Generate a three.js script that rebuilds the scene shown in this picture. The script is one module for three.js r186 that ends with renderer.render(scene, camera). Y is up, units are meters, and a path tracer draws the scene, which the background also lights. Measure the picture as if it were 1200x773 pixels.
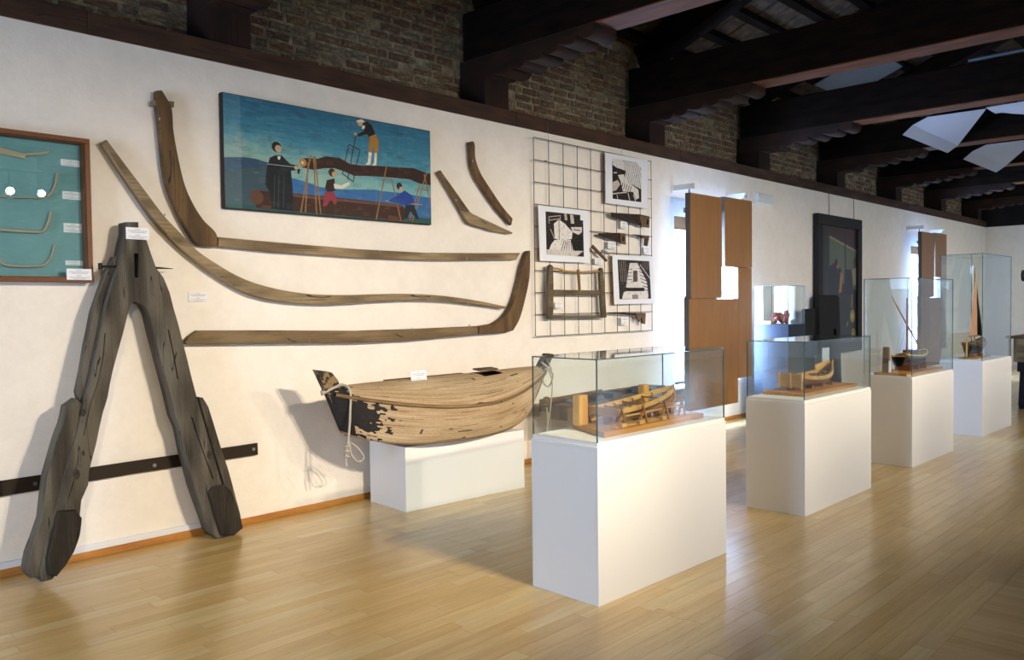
import * as THREE from 'three';
import { mergeGeometries, toCreasedNormals } from 'three/addons/utils/BufferGeometryUtils.js';
import { RoundedBoxGeometry } from 'three/addons/geometries/RoundedBoxGeometry.js';
import { RectAreaLightUniformsLib } from 'three/addons/lights/RectAreaLightUniformsLib.js';

// ------------------------------------------------------------------ camera, sky, lights, exposure
const W = 1200, H = 773, FOC = 964.136;
const YAW = THREE.MathUtils.degToRad(43.8819), PITCH = THREE.MathUtils.degToRad(-1.74973), ROLL = THREE.MathUtils.degToRad(-0.67562);
const CAM = new THREE.Vector3(0, 1.55, 5.449);
const FW = new THREE.Vector3(Math.cos(YAW) * Math.cos(PITCH), Math.sin(PITCH), -Math.sin(YAW) * Math.cos(PITCH));
const R0 = new THREE.Vector3(Math.sin(YAW), 0, Math.cos(YAW)), U0 = new THREE.Vector3().crossVectors(R0, FW);
const RT = R0.clone().multiplyScalar(Math.cos(ROLL)).addScaledVector(U0, Math.sin(ROLL));
const UP = R0.clone().multiplyScalar(-Math.sin(ROLL)).addScaledVector(U0, Math.cos(ROLL));
const scene = new THREE.Scene();
const camera = new THREE.PerspectiveCamera(2 * Math.atan(H / 2 / FOC) * 180 / Math.PI, W / H, 0.05, 120);
camera.position.copy(CAM);
camera.quaternion.setFromRotationMatrix(new THREE.Matrix4().makeBasis(RT, UP, FW.clone().negate()));
camera.updateMatrixWorld();
const renderer = new THREE.WebGLRenderer({ antialias: true });
renderer.toneMapping = THREE.LinearToneMapping;
renderer.toneMappingExposure = 0.84;
renderer.shadowMap.enabled = true;
RectAreaLightUniformsLib.init();
scene.background = new THREE.Color().setRGB(0.80, 0.90, 1.0);
scene.backgroundIntensity = 9;

const ROOM = { x0: -5, x1: 21.9, z1: 13, plate: 3.253 };
const WIN_IN = [[8.49, 10.0, 0.52, 2.6], [16.75, 18.3, 0.52, 2.6]];               // windows of the exhibition wall
const WIN_OPP = [0.6, 7.2, 11.0, 14.8, 18.6].map((x) => [x, x + 1.3, 1.1, 2.9]);    // windows of the opposite wall
const DAY = new THREE.Color().setRGB(0.33, 0.54, 1.0);
function daylight(w, h, pos, look, k) {
  const l = new THREE.RectAreaLight(DAY, k, w, h); l.position.copy(pos); l.lookAt(look); scene.add(l); return l;
}
for (const [a, b, c, d] of WIN_OPP) daylight(b - a, d - c, new THREE.Vector3((a + b) / 2, (c + d) / 2, ROOM.z1 - 0.02), new THREE.Vector3((a + b) / 2, (c + d) / 2, 0), 5);
daylight(2.2, 2.3, new THREE.Vector3(ROOM.x0 + 0.02, 1.35, 3.2), new THREE.Vector3(5, 1.35, 3.2), 15);
for (const [a, b, c, d] of WIN_IN) daylight(b - a, d - c, new THREE.Vector3((a + b) / 2, (c + d) / 2, -0.44), new THREE.Vector3((a + b) / 2, (c + d) / 2, 5), 120);

// lamps of the lighting rail: x, aim x, aim y, strength, aim z (0: the wall)
const RAIL = { y: 3.22, z: 6.0 };
const LAMPS = [[-0.6, 0.6, 0.2, 34], [3.0, 2.2, 0.35, 56], [3.32, 4.1, 0.5, 55], [5.6, 5.7, 0.9, 50], [7.6, 7.6, 1.1, 46], [9.6, 9.6, 1.0, 34], [4.7, 4.2, 0.3, 9, 2.7], [6.9, 6.5, 0.35, 19, 2.7], [9.1, 8.7, 0.4, 19, 2.7], [11.3, 11.0, 0.5, 15, 2.7], [11.8, 11.9, 0.8, 29], [14.2, 14.4, 0.9, 24], [17.0, 17.4, 1.1, 24], [19.6, 20.2, 1.1, 23]];
const LAMPCOL = new THREE.Color().setRGB(1.0, 0.855, 0.67);

// ------------------------------------------------------------------ helpers
let seed = 7;
function rnd() { seed = (seed * 1664525 + 1013904223) >>> 0; return seed / 4294967296; }
const rr = (a, b) => a + (b - a) * rnd();
function hash(x, y, s) { let n = (Math.imul(x | 0, 374761393) + Math.imul(y | 0, 668265263) + Math.imul(s | 0, 2246822519)) | 0; n = Math.imul(n ^ (n >>> 13), 1274126177); return ((n ^ (n >>> 16)) >>> 0) / 4294967295; }
function pn(x, y, px, py, s) {            // periodic value noise
  const xi = Math.floor(x), yi = Math.floor(y), fx = x - xi, fy = y - yi, u = fx * fx * (3 - 2 * fx), v = fy * fy * (3 - 2 * fy);
  const m = (a, p) => ((a % p) + p) % p;
  const a = hash(m(xi, px), m(yi, py), s), b = hash(m(xi + 1, px), m(yi, py), s), c = hash(m(xi, px), m(yi + 1, py), s), d = hash(m(xi + 1, px), m(yi + 1, py), s);
  return a + (b - a) * u + (c - a) * v + (a - b - c + d) * u * v;
}
function on(px, py, ax, v) {              // photograph pixel -> point on an axis-aligned plane
  const d = FW.clone().addScaledVector(RT, (px - W / 2) / FOC).addScaledVector(UP, -(py - H / 2) / FOC);
  const t = (v - CAM[ax]) / d[ax];
  return CAM.clone().addScaledVector(d, t);
}
function dataTex(n, m, f, srgb = true) {
  const a = new Uint8Array(n * m * 4);
  for (let j = 0; j < m; j++) for (let i = 0; i < n; i++) { const c = f(i / n, j / m), k = (j * n + i) * 4; for (let q = 0; q < 3; q++) a[k + q] = Math.max(0, Math.min(255, c[q])); a[k + 3] = 255; }
  const t = new THREE.DataTexture(a, n, m); t.wrapS = t.wrapT = THREE.RepeatWrapping; t.magFilter = THREE.LinearFilter; t.minFilter = THREE.LinearFilter;
  if (srgb) t.colorSpace = THREE.SRGBColorSpace; t.needsUpdate = true; return t;
}
const mixc = (a, b, t) => [0, 1, 2].map((i) => a[i] + (b[i] - a[i]) * t);
// wood: u runs along the grain; the texture covers 1 m x 0.5 m
function woodTex(s, lite, dark, { fine = 96, cracks = 0, blotch = 0.35, along = 3, n = 512 } = {}) {
  return dataTex(n, n, (u, v) => {
    const w = pn(u * 3, v * 6, 3, 6, s) * 0.6;
    let g = 0.45 * pn(u * along, v * fine + w * 3, along, fine, s + 1) + 0.3 * pn(u * along * 4, v * fine * 1.5, along * 4, Math.round(fine * 1.5), s + 2) + 0.25 * pn(u * 60, v * 120, 60, 120, s + 3);
    g = g * (1 - blotch) + blotch * pn(u * 5, v * 9, 5, 9, s + 4);
    let c = mixc(lite, dark, Math.min(1, Math.max(0, (g - 0.25) * 1.7)));
    if (cracks) { const k = Math.abs(pn(u * 2.0, v * 22, 2, 22, s + 5) - 0.5), q = pn(u * 4, v * 8, 4, 8, s + 6); if (k < 0.018 && q > 1 - cracks) c = mixc(c, [18, 14, 10], 0.75); }
    return c;
  });
}
function sizeTex(t, w, h, rot = 0) { const c = t.clone(); c.repeat.set(1 / w, 1 / h); c.rotation = rot; c.needsUpdate = true; return c; }
const T = {
  maple: woodTex(11, [212, 190, 136], [188, 162, 106], { fine: 40, blotch: 0.3 }),
  old: woodTex(21, [160, 140, 106], [100, 83, 58], { fine: 60, cracks: 0.3, blotch: 0.6 }),
  grey: woodTex(31, [112, 106, 92], [54, 48, 40], { fine: 70, cracks: 0.4, blotch: 0.65 }),
  dark: woodTex(41, [34, 23, 16], [12, 8, 5], { fine: 50, cracks: 0.3, blotch: 0.45 }),
  plate: woodTex(43, [84, 60, 40], [46, 32, 21], { fine: 50, cracks: 0.3, blotch: 0.5 }),
  veneer: woodTex(51, [158, 112, 54], [136, 92, 40], { fine: 120, blotch: 0.2 }),
  model: woodTex(61, [212, 170, 92], [176, 132, 62], { fine: 40 }),
  plaster: dataTex(256, 256, (u, v) => { const n = 0.5 * pn(u * 12, v * 12, 12, 12, 3) + 0.3 * pn(u * 40, v * 40, 40, 40, 4) + 0.2 * pn(u * 120, v * 120, 120, 120, 5); return [236 + 12 * n, 229 + 12 * n, 217 + 12 * n]; }),
  grain: dataTex(256, 256, (u, v) => { const n = 255 * (0.6 * pn(u * 64, v * 64, 64, 64, 8) + 0.4 * pn(u * 20, v * 20, 20, 20, 9)); return [n, n, n]; }, false),
  brick: dataTex(256, 256, (u, v) => { const n = 0.6 * pn(u * 14, v * 14, 14, 14, 13) + 0.4 * pn(u * 60, v * 60, 60, 60, 14), k = pn(u * 5, v * 5, 5, 5, 15); const q = 120 + 130 * n; return k > 0.72 ? [q * 1.05, q * 1.03, q * 0.95] : [q, q * 0.92, q * 0.85]; }),
};
const std = (o) => new THREE.MeshStandardMaterial({ roughness: 0.8, ...o });
const lin = (r, g, b) => new THREE.Color().setRGB(r, g, b);
const woodMat = (t, o = {}, rot = 0) => std({ map: sizeTex(t, 1, 0.5, rot), roughness: 0.75, bumpMap: sizeTex(T.grain, 0.15, 0.03, rot), bumpScale: 0.0008, ...o });
const M = {
  plaster: std({ map: sizeTex(T.plaster, 1.3, 1.3), roughness: 0.92, bumpMap: sizeTex(T.grain, 0.35, 0.35), bumpScale: 0.0012 }),
  white: std({ color: '#f1efe8', roughness: 0.55 }),
  whitePaint: std({ color: '#eef0ee', roughness: 0.5, bumpMap: sizeTex(T.grain, 0.3, 0.3), bumpScale: 0.0003 }),
  slab: std({ color: '#8f7145', roughness: 0.7 }),
  oldWood: woodMat(T.old), oldWood2: woodMat(T.old, { color: '#d0c8bc' }), oldDark: woodMat(T.old, { color: '#b7a284' }), oldDarkV: woodMat(T.old, { color: '#b7a284' }, Math.PI / 2),
  greyWood: woodMat(T.grey, { roughness: 0.9, bumpScale: 0.003 }), greyWoodH: woodMat(T.grey, { roughness: 0.9 }),
  greyBrown: woodMat(T.old, { color: '#bcbfc2', roughness: 0.9 }),
  beam: new THREE.MeshPhysicalMaterial({ map: sizeTex(T.dark, 1, 0.5), roughness: 0.95, specularIntensity: 0.25, bumpMap: sizeTex(T.grain, 0.15, 0.03), bumpScale: 0.001 }), beamDark: woodMat(T.dark, { color: '#8c8078', roughness: 0.9 }), plate: woodMat(T.plate, { roughness: 0.8, color: '#f0dccc' }), bolster: woodMat(T.plate, { roughness: 0.95, color: '#a88c70' }),
  veneer: woodMat(T.veneer, { roughness: 0.45 }), veneerEdge: std({ color: '#54504e', roughness: 0.6 }),
  frameWood: woodMat(T.veneer, { color: '#c9a98c', roughness: 0.45 }), skirting: woodMat(T.model, { color: '#f0cfae', roughness: 0.5 }),
  model: woodMat(T.model, { roughness: 0.55 }), modelDark: woodMat(T.model, { color: '#ccb48c', roughness: 0.65 }), modelBase: woodMat(T.model, { color: '#e6cdac', roughness: 0.55 }), modelPost: woodMat(T.model, { color: '#fff0dc', roughness: 0.6 }),
  iron: std({ color: '#33291f', roughness: 0.55, metalness: 0.6 }), ironBlack: std({ color: '#161514', roughness: 0.6, metalness: 0.3 }),
  steel: std({ color: '#9aa0a4', roughness: 0.35, metalness: 0.9 }), wire: std({ color: '#3b3a3a', roughness: 0.5, metalness: 0.4 }),
  rust: std({ color: '#4a3d30', roughness: 0.75, metalness: 0.3, map: sizeTex(T.brick, 0.3, 0.3) }),
  paper: std({ color: '#eceff2', roughness: 0.7 }), card: std({ color: '#e6e9ef', roughness: 0.7 }),
  black: std({ color: '#0e0d0c', roughness: 0.7 }), navy: std({ color: '#141d2b', roughness: 0.5 }),
  rope: std({ color: '#b9b2a0', roughness: 0.95 }), cloth: std({ color: '#b8bbc6', roughness: 0.9 }),
  mortar: std({ color: '#d0c8ac', roughness: 0.95, map: sizeTex(T.brick, 0.7, 0.7), bumpMap: sizeTex(T.grain, 0.3, 0.3), bumpScale: 0.006 }),
  pane: new THREE.MeshPhysicalMaterial({ color: lin(0.96, 0.985, 0.98), transmission: 1, roughness: 0.0, thickness: 0, ior: 1.5 }),
  paneEdge: std({ color: '#3f5759', roughness: 0.15 }),
  winPane: new THREE.MeshPhysicalMaterial({ color: lin(0.97, 0.98, 0.98), transmission: 1, roughness: 0.0, thickness: 0, ior: 1.45 }),
  tile: std({ color: '#6a6052', roughness: 0.95, map: sizeTex(T.brick, 0.9, 0.9) }),
  darkBoard: woodMat(T.dark, { color: '#6a6258', roughness: 0.8 }),
};
const used = new Map();
function numbered(n) { const k = used.get(n) ?? 0; used.set(n, k + 1); return k ? `${n}_${String(k).padStart(3, '0')}` : n; }
function shadow(o) { o.castShadow = true; o.receiveShadow = true; return o; }
function thing(name, label, category, pos = [0, 0, 0], turn = 0, group) {
  const g = new THREE.Group(); g.name = numbered(name); g.position.set(...pos); g.rotation.y = turn; scene.add(g);
  g.userData = { label, category }; if (group) g.userData.group = group; return g;
}
function part(parent, name, geo, m) { const o = shadow(new THREE.Mesh(geo, m)); o.name = name; parent.add(o); return o; }
function partW(parent, name, geo, m) { geo.translate(-parent.position.x, -parent.position.y, -parent.position.z); return part(parent, name, geo, m); }
function single(name, label, category, geo, m, group) {
  geo.computeBoundingBox(); const b = geo.boundingBox, c = new THREE.Vector3((b.min.x + b.max.x) / 2, b.min.y, (b.min.z + b.max.z) / 2);
  geo.translate(-c.x, -c.y, -c.z); const o = shadow(new THREE.Mesh(geo, m)); o.name = numbered(name); o.position.copy(c); scene.add(o);
  o.userData = { label, category }; if (group) o.userData.group = group; return o;
}
function struct(name, geo, m) { const o = shadow(new THREE.Mesh(geo, m)); o.name = name; o.userData.kind = 'structure'; scene.add(o); return o; }
// uv in metres; u follows the grain axis
function metric(geo, grain = 'x', du = 0, dv = 0) {
  let g = geo.index ? geo.toNonIndexed() : geo; if (!g.attributes.normal) g.computeVertexNormals();
  const p = g.attributes.position, n = g.attributes.normal, uv = new Float32Array(p.count * 2);
  for (let t = 0; t < p.count; t += 3) {
    let nx = 0, ny = 0, nz = 0; for (let k = 0; k < 3; k++) { nx += Math.abs(n.getX(t + k)); ny += Math.abs(n.getY(t + k)); nz += Math.abs(n.getZ(t + k)); }
    const ax = nx > ny && nx > nz ? 'x' : ny > nz ? 'y' : 'z';
    const rest = ['x', 'y', 'z'].filter((q) => q !== ax), ua = rest.includes(grain) ? grain : rest[0], va = rest.find((q) => q !== ua);
    for (let k = 0; k < 3; k++) { const P = { x: p.getX(t + k), y: p.getY(t + k), z: p.getZ(t + k) }; uv[(t + k) * 2] = P[ua] + du; uv[(t + k) * 2 + 1] = P[va] + dv; }
  }
  g.setAttribute('uv', new THREE.BufferAttribute(uv, 2)); return g;
}
function bx(x0, x1, y0, y1, z0, z1, grain = 'x', bev = 0) {
  const w = x1 - x0, h = y1 - y0, d = z1 - z0, b = Math.min(bev, w * 0.45, h * 0.45, d * 0.45);
  const g = b > 0 ? new RoundedBoxGeometry(w, h, d, 1, b) : new THREE.BoxGeometry(w, h, d);
  g.translate((x0 + x1) / 2, (y0 + y1) / 2, (z0 + z1) / 2); return metric(g, grain, rnd() * 3, rnd() * 3);
}
function bar(a, b, w, h, grainRnd = true) {       // box between two points, w sideways, h along its "up"
  const A = new THREE.Vector3(...a), B = new THREE.Vector3(...b), L = A.distanceTo(B);
  let g = metric(new THREE.BoxGeometry(w, h, L), 'z', rnd() * 3, rnd() * 3);
  const m = new THREE.Matrix4().lookAt(B, A, Math.abs(B.clone().sub(A).normalize().y) > 0.98 ? new THREE.Vector3(1, 0, 0) : new THREE.Vector3(0, 1, 0));
  g.applyMatrix4(m); g.translate((A.x + B.x) / 2, (A.y + B.y) / 2, (A.z + B.z) / 2); return g;
}
function tube(pts, r, seg = 24, rad = 6, closed = false) {
  const c = new THREE.CatmullRomCurve3(pts.map((p) => (p.isVector3 ? p : new THREE.Vector3(...p))), closed);
  return new THREE.TubeGeometry(c, seg, r, rad, closed).toNonIndexed();
}
function rod(a, b, r, rad = 8, r2 = r) {
  const A = new THREE.Vector3(...a), B = new THREE.Vector3(...b), L = A.distanceTo(B); const g = new THREE.CylinderGeometry(r2, r, L, rad);
  g.applyQuaternion(new THREE.Quaternion().setFromUnitVectors(new THREE.Vector3(0, 1, 0), B.clone().sub(A).normalize())); g.translate((A.x + B.x) / 2, (A.y + B.y) / 2, (A.z + B.z) / 2); return g.toNonIndexed();
}
const merge = (l) => mergeGeometries(l.map((g) => { const q = g.index ? g.toNonIndexed() : g; for (const k of Object.keys(q.attributes)) if (!['position', 'normal', 'uv'].includes(k)) q.deleteAttribute(k); return q; }));
// outline given in photograph pixels, seen on the plane z = zf; a slab from zf back by th
function shapeOf(pts) { const s = new THREE.Shape(); pts.forEach((p, i) => (i ? s.lineTo(p.x, p.y) : s.moveTo(p.x, p.y))); return s; }
function slab(px, zf, th, bev = 0.004, hole) {
  const s = shapeOf(px.map(([x, y]) => on(x, y, 'z', zf)));
  if (hole) s.holes.push(shapeOf(hole.map(([x, y]) => on(x, y, 'z', zf))));
  const g = new THREE.ExtrudeGeometry(s, { depth: th - 2 * bev, bevelEnabled: bev > 0, bevelThickness: bev, bevelSize: bev, bevelOffset: -bev, bevelSegments: 1, curveSegments: 4 });
  g.translate(0, 0, zf - th + bev); return g;
}
function spline(pts, n = 6) { const c = new THREE.CatmullRomCurve3(pts.map(([x, y]) => new THREE.Vector3(x, y, 0)), false, 'centripetal'); return c.getPoints((pts.length - 1) * n).map((p) => [p.x, p.y]); }
function outlineSlab(upper, lower, zf, th, bev) { return slab([...spline(upper), ...spline(lower).reverse()], zf, th, bev); }
// picture drawn in photograph pixels on the plane z = zf, its map covering a world rectangle
function picture(x0, x1, y0, y1, zf, pw, draw, bg) {
  const c = document.createElement('canvas'); c.width = pw; c.height = Math.round(pw * (y1 - y0) / (x1 - x0)); const g = c.getContext('2d');
  const P = (px, py) => { const q = on(px, py, 'z', zf); return [(q.x - x0) / (x1 - x0) * c.width, (y1 - q.y) / (y1 - y0) * c.height]; };
  g.fillStyle = bg; g.fillRect(0, 0, c.width, c.height);
  const poly = (pts, col) => { g.fillStyle = col; g.beginPath(); pts.forEach(([x, y], i) => { const q = P(x, y); i ? g.lineTo(q[0], q[1]) : g.moveTo(q[0], q[1]); }); g.closePath(); g.fill(); };
  const line = (pts, col, w) => { g.strokeStyle = col; g.lineWidth = w; g.beginPath(); pts.forEach(([x, y], i) => { const q = P(x, y); i ? g.lineTo(q[0], q[1]) : g.moveTo(q[0], q[1]); }); g.stroke(); };
  const disc = (x, y, r, col) => { const q = P(x, y); g.fillStyle = col; g.beginPath(); g.arc(q[0], q[1], r, 0, 7); g.fill(); };
  draw({ g, c, P, poly, line, disc });
  const t = new THREE.CanvasTexture(c); t.colorSpace = THREE.SRGBColorSpace; return t;
}
function rectUV(geo, x0, x1, y0, y1) { const g = geo.index ? geo.toNonIndexed() : geo, p = g.attributes.position, uv = new Float32Array(p.count * 2); for (let i = 0; i < p.count; i++) { uv[2 * i] = (p.getX(i) - x0) / (x1 - x0); uv[2 * i + 1] = (p.getY(i) - y0) / (y1 - y0); } g.setAttribute('uv', new THREE.BufferAttribute(uv, 2)); return g; }
// small printed caption card: grey rows of print too small to read
function captionTex() {
  const c = document.createElement('canvas'); c.width = 128; c.height = 64; const g = c.getContext('2d'); g.fillStyle = '#eef0f4'; g.fillRect(0, 0, 128, 64); g.fillStyle = '#7d8086';
  for (const [y, a, b] of [[8, 50, 78], [17, 12, 116], [25, 26, 104], [39, 50, 78], [48, 14, 114], [56, 34, 96]]) for (let x = a; x < b; x += 7) g.fillRect(x, y, 5, 2.6);
  const t = new THREE.CanvasTexture(c); t.colorSpace = THREE.SRGBColorSpace; return t;
}
M.caption = std({ map: captionTex(), roughness: 0.7 });
function captionGeo(x0, y0, x1, y1, zf, th = 0.004) { const a = on(x0, y0, 'z', zf), b = on(x1, y1, 'z', zf); return rectUV(new THREE.BoxGeometry(b.x - a.x, a.y - b.y, th).translate((a.x + b.x) / 2, (a.y + b.y) / 2, zf - th / 2), a.x, b.x, b.y, a.y); }

// ------------------------------------------------------------------ setting: floor of strip planks
const floor = struct('floor', bx(ROOM.x0, ROOM.x1, -0.25, -0.012, -0.0, ROOM.z1), M.slab);
{
  const tints = ['#ffffff', '#fdf6ea', '#f8efdd', '#f6ecdc', '#fffaf0', '#f3e7d0', '#fbf3e6', '#efe2ca'];
  const tex = sizeTex(T.maple, 1.4, 0.7);
  const opt = { map: tex, roughness: 0.30, bumpMap: sizeTex(T.grain, 0.5, 0.06), bumpScale: 0.00012 };
  const mats = tints.map((c) => new THREE.MeshPhysicalMaterial({ ...opt, color: c, clearcoat: 0.5, clearcoatRoughness: 0.2 }));
  const planks = []; const g = 0.0007;
  const add = (x0, x1, z0, z1, grain) => planks.push({ x0: x0 + g, x1: x1 - g, z0: z0 + g, z1: z1 - g, grain, k: Math.floor(rnd() * tints.length) });
  for (let r = 0; r < 46; r++) {
    const z0 = 0.067 + r * 0.092; let x = -0.4 - rnd() * 0.9;
    if (r === 0) { add(-0.4, ROOM.x1, 0.0, 0.067, 'x'); }
    while (x < ROOM.x1) { const L = rr(0.55, 1.25), e = Math.min(x + L, ROOM.x1); add(x, e, z0, z0 + 0.092, 'x'); x = e; }
  }
  const zc = 0.067 + 46 * 0.092;                                   // boards of the aisle run across
  for (let x = -0.4; x < ROOM.x1 - 0.1; x += 0.092) { let z = zc, first = rr(0.3, 1.0); while (z < 5.6) { const e = Math.min(z + first, 5.6); add(x, x + 0.092, z, e, 'z'); z = e; first = rr(0.5, 1.0); } }
  planks.forEach((p) => {                                           // how large each board shows
    const c = new THREE.Vector3((p.x0 + p.x1) / 2, 0, (p.z0 + p.z1) / 2), d = c.clone().sub(CAM), z = d.dot(FW); p.show = 0;
    if (z > 0.5) { const u = d.dot(RT) / z * FOC, v = -d.dot(UP) / z * FOC; if (Math.abs(u) < 640 && v < 420) p.show = (p.x1 - p.x0) * (p.z1 - p.z0) / (z * z * z); }
  });
  planks.sort((a, b) => b.show - a.show);
  const rest = [];
  planks.forEach((p, i) => {
    const geo = metric(new THREE.BoxGeometry(p.x1 - p.x0, 0.012, p.z1 - p.z0).translate((p.x0 + p.x1) / 2, -0.006, (p.z0 + p.z1) / 2), p.grain, rnd() * 5, rnd() * 5);
    if (i < 300) part(floor, 'plank', geo, mats[p.k]);
    else { const c = new THREE.Color(tints[p.k]), col = new Float32Array(geo.attributes.position.count * 3); for (let q = 0; q < col.length; q += 3) { col[q] = c.r; col[q + 1] = c.g; col[q + 2] = c.b; } geo.setAttribute('color', new THREE.BufferAttribute(col, 3)); rest.push(geo); }
  });
  const o = part(floor, 'planks_beyond', mergeGeometries(rest), new THREE.MeshPhysicalMaterial({ ...opt, vertexColors: true, clearcoat: 0.5, clearcoatRoughness: 0.2 })); o.userData.kind = 'stuff';
  const o2 = part(floor, 'planks_of_the_aisle', bx(ROOM.x0, ROOM.x1, -0.012, 0, 5.6, ROOM.z1), mats[2]); o2.userData.kind = 'stuff';
  const o3 = part(floor, 'planks_of_the_entrance', bx(ROOM.x0, -1.4, -0.012, 0, 0, 5.6), mats[2]); o3.userData.kind = 'stuff';
}

// ------------------------------------------------------------------ setting: walls
function pierced(x0, x1, y0, y1, holes, depth) {
  const s = new THREE.Shape([[x0, y0], [x1, y0], [x1, y1], [x0, y1]].map((p) => new THREE.Vector2(...p)));
  for (const [a, b, c, d] of holes) s.holes.push(new THREE.Path([[a, c], [a, d], [b, d], [b, c]].map((p) => new THREE.Vector2(...p))));
  return new THREE.ExtrudeGeometry(s, { depth, bevelEnabled: false });
}
struct('wall_left', metric(pierced(ROOM.x0 - 0.3, ROOM.x1 + 0.3, -0.25, ROOM.plate, WIN_IN, 0.6).translate(0, 0, -0.6)), M.plaster);
struct('wall_right', metric(pierced(ROOM.x0 - 0.3, ROOM.x1 + 0.3, -0.25, 4.6, WIN_OPP, 0.4).translate(0, 0, ROOM.z1)), M.plaster);
struct('wall_end', metric(new THREE.BoxGeometry(0.3, ROOM.plate + 0.25, ROOM.z1).translate(ROOM.x1 + 0.15, (ROOM.plate - 0.25) / 2, ROOM.z1 / 2)), M.plaster);
struct('wall_entrance', metric(pierced(0, ROOM.z1, -0.25, ROOM.plate, [[2.1, 4.3, 0, 2.5]], 0.3).rotateY(-Math.PI / 2).translate(ROOM.x0, 0, 0)), M.plaster);
for (const [n, x] of [['wall_gable_end', ROOM.x1], ['wall_gable_entrance', ROOM.x0 - 0.3]]) {
  const s = new THREE.Shape([[-0.8, ROOM.plate], [ROOM.z1 + 0.4, ROOM.plate], [ROOM.z1 + 0.4, 4.75], [6.5, 7.45], [-0.8, 4.75]].map((p) => new THREE.Vector2(-p[0], p[1])));
  struct(n, metric(new THREE.ExtrudeGeometry(s, { depth: 0.3, bevelEnabled: false }).rotateY(Math.PI / 2).translate(x, 0, 0), 'z'), M.beamDark);
}
const plateM = [];
[[-5, 1.9], [1.9, 5.75], [5.75, 8.62], [8.62, 12.4], [12.4, 16.6], [16.6, 21.9]].forEach(([a, b], i) => { const o = struct(`trim_${i + 1}`, bx(a + 0.001, b - 0.001, ROOM.plate, 3.392, -0.36, 0.018, 'x', 0.006), M.plate); });
struct('baseboard_left', bx(ROOM.x0, ROOM.x1, 0, 0.046, 0, 0.014, 'x', 0.003), M.skirting);
single('cable_trunking', 'white plastic cable trunking along the foot of the wall behind the forked timber', 'trunking', bx(0.4, 2.62, 0.047, 0.088, 0, 0.02, 'x', 0.004), std({ color: '#e4e8ec', roughness: 0.4 }));

// recessed brick wall above the wall plate, bricks one by one
{
  const zB = -0.345, wall = struct('wall_upper', metric(new THREE.BoxGeometry(ROOM.x1 - ROOM.x0, 1.5, 0.4).translate((ROOM.x0 + ROOM.x1) / 2, ROOM.plate + 0.75, zB - 0.2 - 0.012)), M.mortar);
  const variants = []; for (let v = 0; v < 8; v++) { const g = new THREE.BoxGeometry(1, 1, 1, 2, 1, 1), p = g.attributes.position, key = new Map(); for (let i = 0; i < p.count; i++) { const k = `${p.getX(i).toFixed(1)},${p.getY(i).toFixed(1)},${p.getZ(i).toFixed(1)}`; if (!key.has(k)) key.set(k, [rr(-0.02, 0.02), rr(-0.06, 0.06), rr(-0.12, 0.12)]); const j = key.get(k); p.setXYZ(i, p.getX(i) + j[0], p.getY(i) + j[1], p.getZ(i) + j[2]); } g.computeVertexNormals(); const uv = g.attributes.uv; for (let i = 0; i < uv.count; i++) uv.setXY(i, uv.getX(i) * 0.22 + v * 0.31, uv.getY(i) * 0.07 + v * 0.17); variants.push(g); }
  const cols = ['#b2967a', '#b89e7e', '#a48c74', '#bcb092', '#9c8872', '#b4aa90', '#ac8e74', '#cabc9a', '#a69a88'];
  const mats = cols.map((c) => std({ color: c, map: sizeTex(T.brick, 0.35, 0.35), roughness: 0.95, bumpMap: sizeTex(T.grain, 0.12, 0.12), bumpScale: 0.004 }));
  const list = [];
  for (let r = 0; r < 14; r++) {
    const y = 3.405 + r * 0.078; let x = 1.2 - (r % 2) * 0.12 - rnd() * 0.05;
    while (x < 21.8) { const L = rnd() < 0.3 ? rr(0.1, 0.14) : rr(0.19, 0.25); const c = x + L / 2; const bay = ((c - 2.696) % 2.65 + 2.65) % 2.65; if (bay > 0.3 && rnd() > 0.10) list.push([c, y + 0.031, L - rr(0.004, 0.03), rr(0.044, 0.060), rr(0.0, 0.008)]); x += L + rr(0.012, 0.02); }
  }
  const vis = (b) => { const d = new THREE.Vector3(b[0], b[1], zB).sub(CAM), z = d.dot(FW), u = d.dot(RT) / z * FOC, v = -d.dot(UP) / z * FOC; return z > 0.3 && u > -620 && v > -400 ? b[2] / (z * z) : 0; };
  list.forEach((b) => b.push(vis(b))); list.sort((a, b) => b[5] - a[5]);
  const rest = [];
  list.forEach((b, i) => {
    const k = Math.floor(rnd() * mats.length), v = Math.floor(rnd() * 8), m4 = new THREE.Matrix4().compose(new THREE.Vector3(b[0], b[1], zB - 0.02 + b[4] / 2), new THREE.Quaternion().setFromEuler(new THREE.Euler(0, rr(-0.02, 0.02), rr(-0.02, 0.02))), new THREE.Vector3(b[2], b[3], 0.03 + b[4]));
    if (i < 300) { const o = part(wall, 'brick', variants[v], mats[k]); o.applyMatrix4(m4); }
    else { const g = variants[v].clone().applyMatrix4(m4), c = new THREE.Color(cols[k]), col = new Float32Array(g.attributes.position.count * 3); for (let q = 0; q < col.length; q += 3) { col[q] = c.r; col[q + 1] = c.g; col[q + 2] = c.b; } g.setAttribute('color', new THREE.BufferAttribute(col, 3)); rest.push(g); }
  });
  const o = part(wall, 'bricks_beyond', mergeGeometries(rest), std({ vertexColors: true, map: sizeTex(T.brick, 0.35, 0.35), roughness: 0.95 })); o.userData.kind = 'stuff';
}

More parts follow.
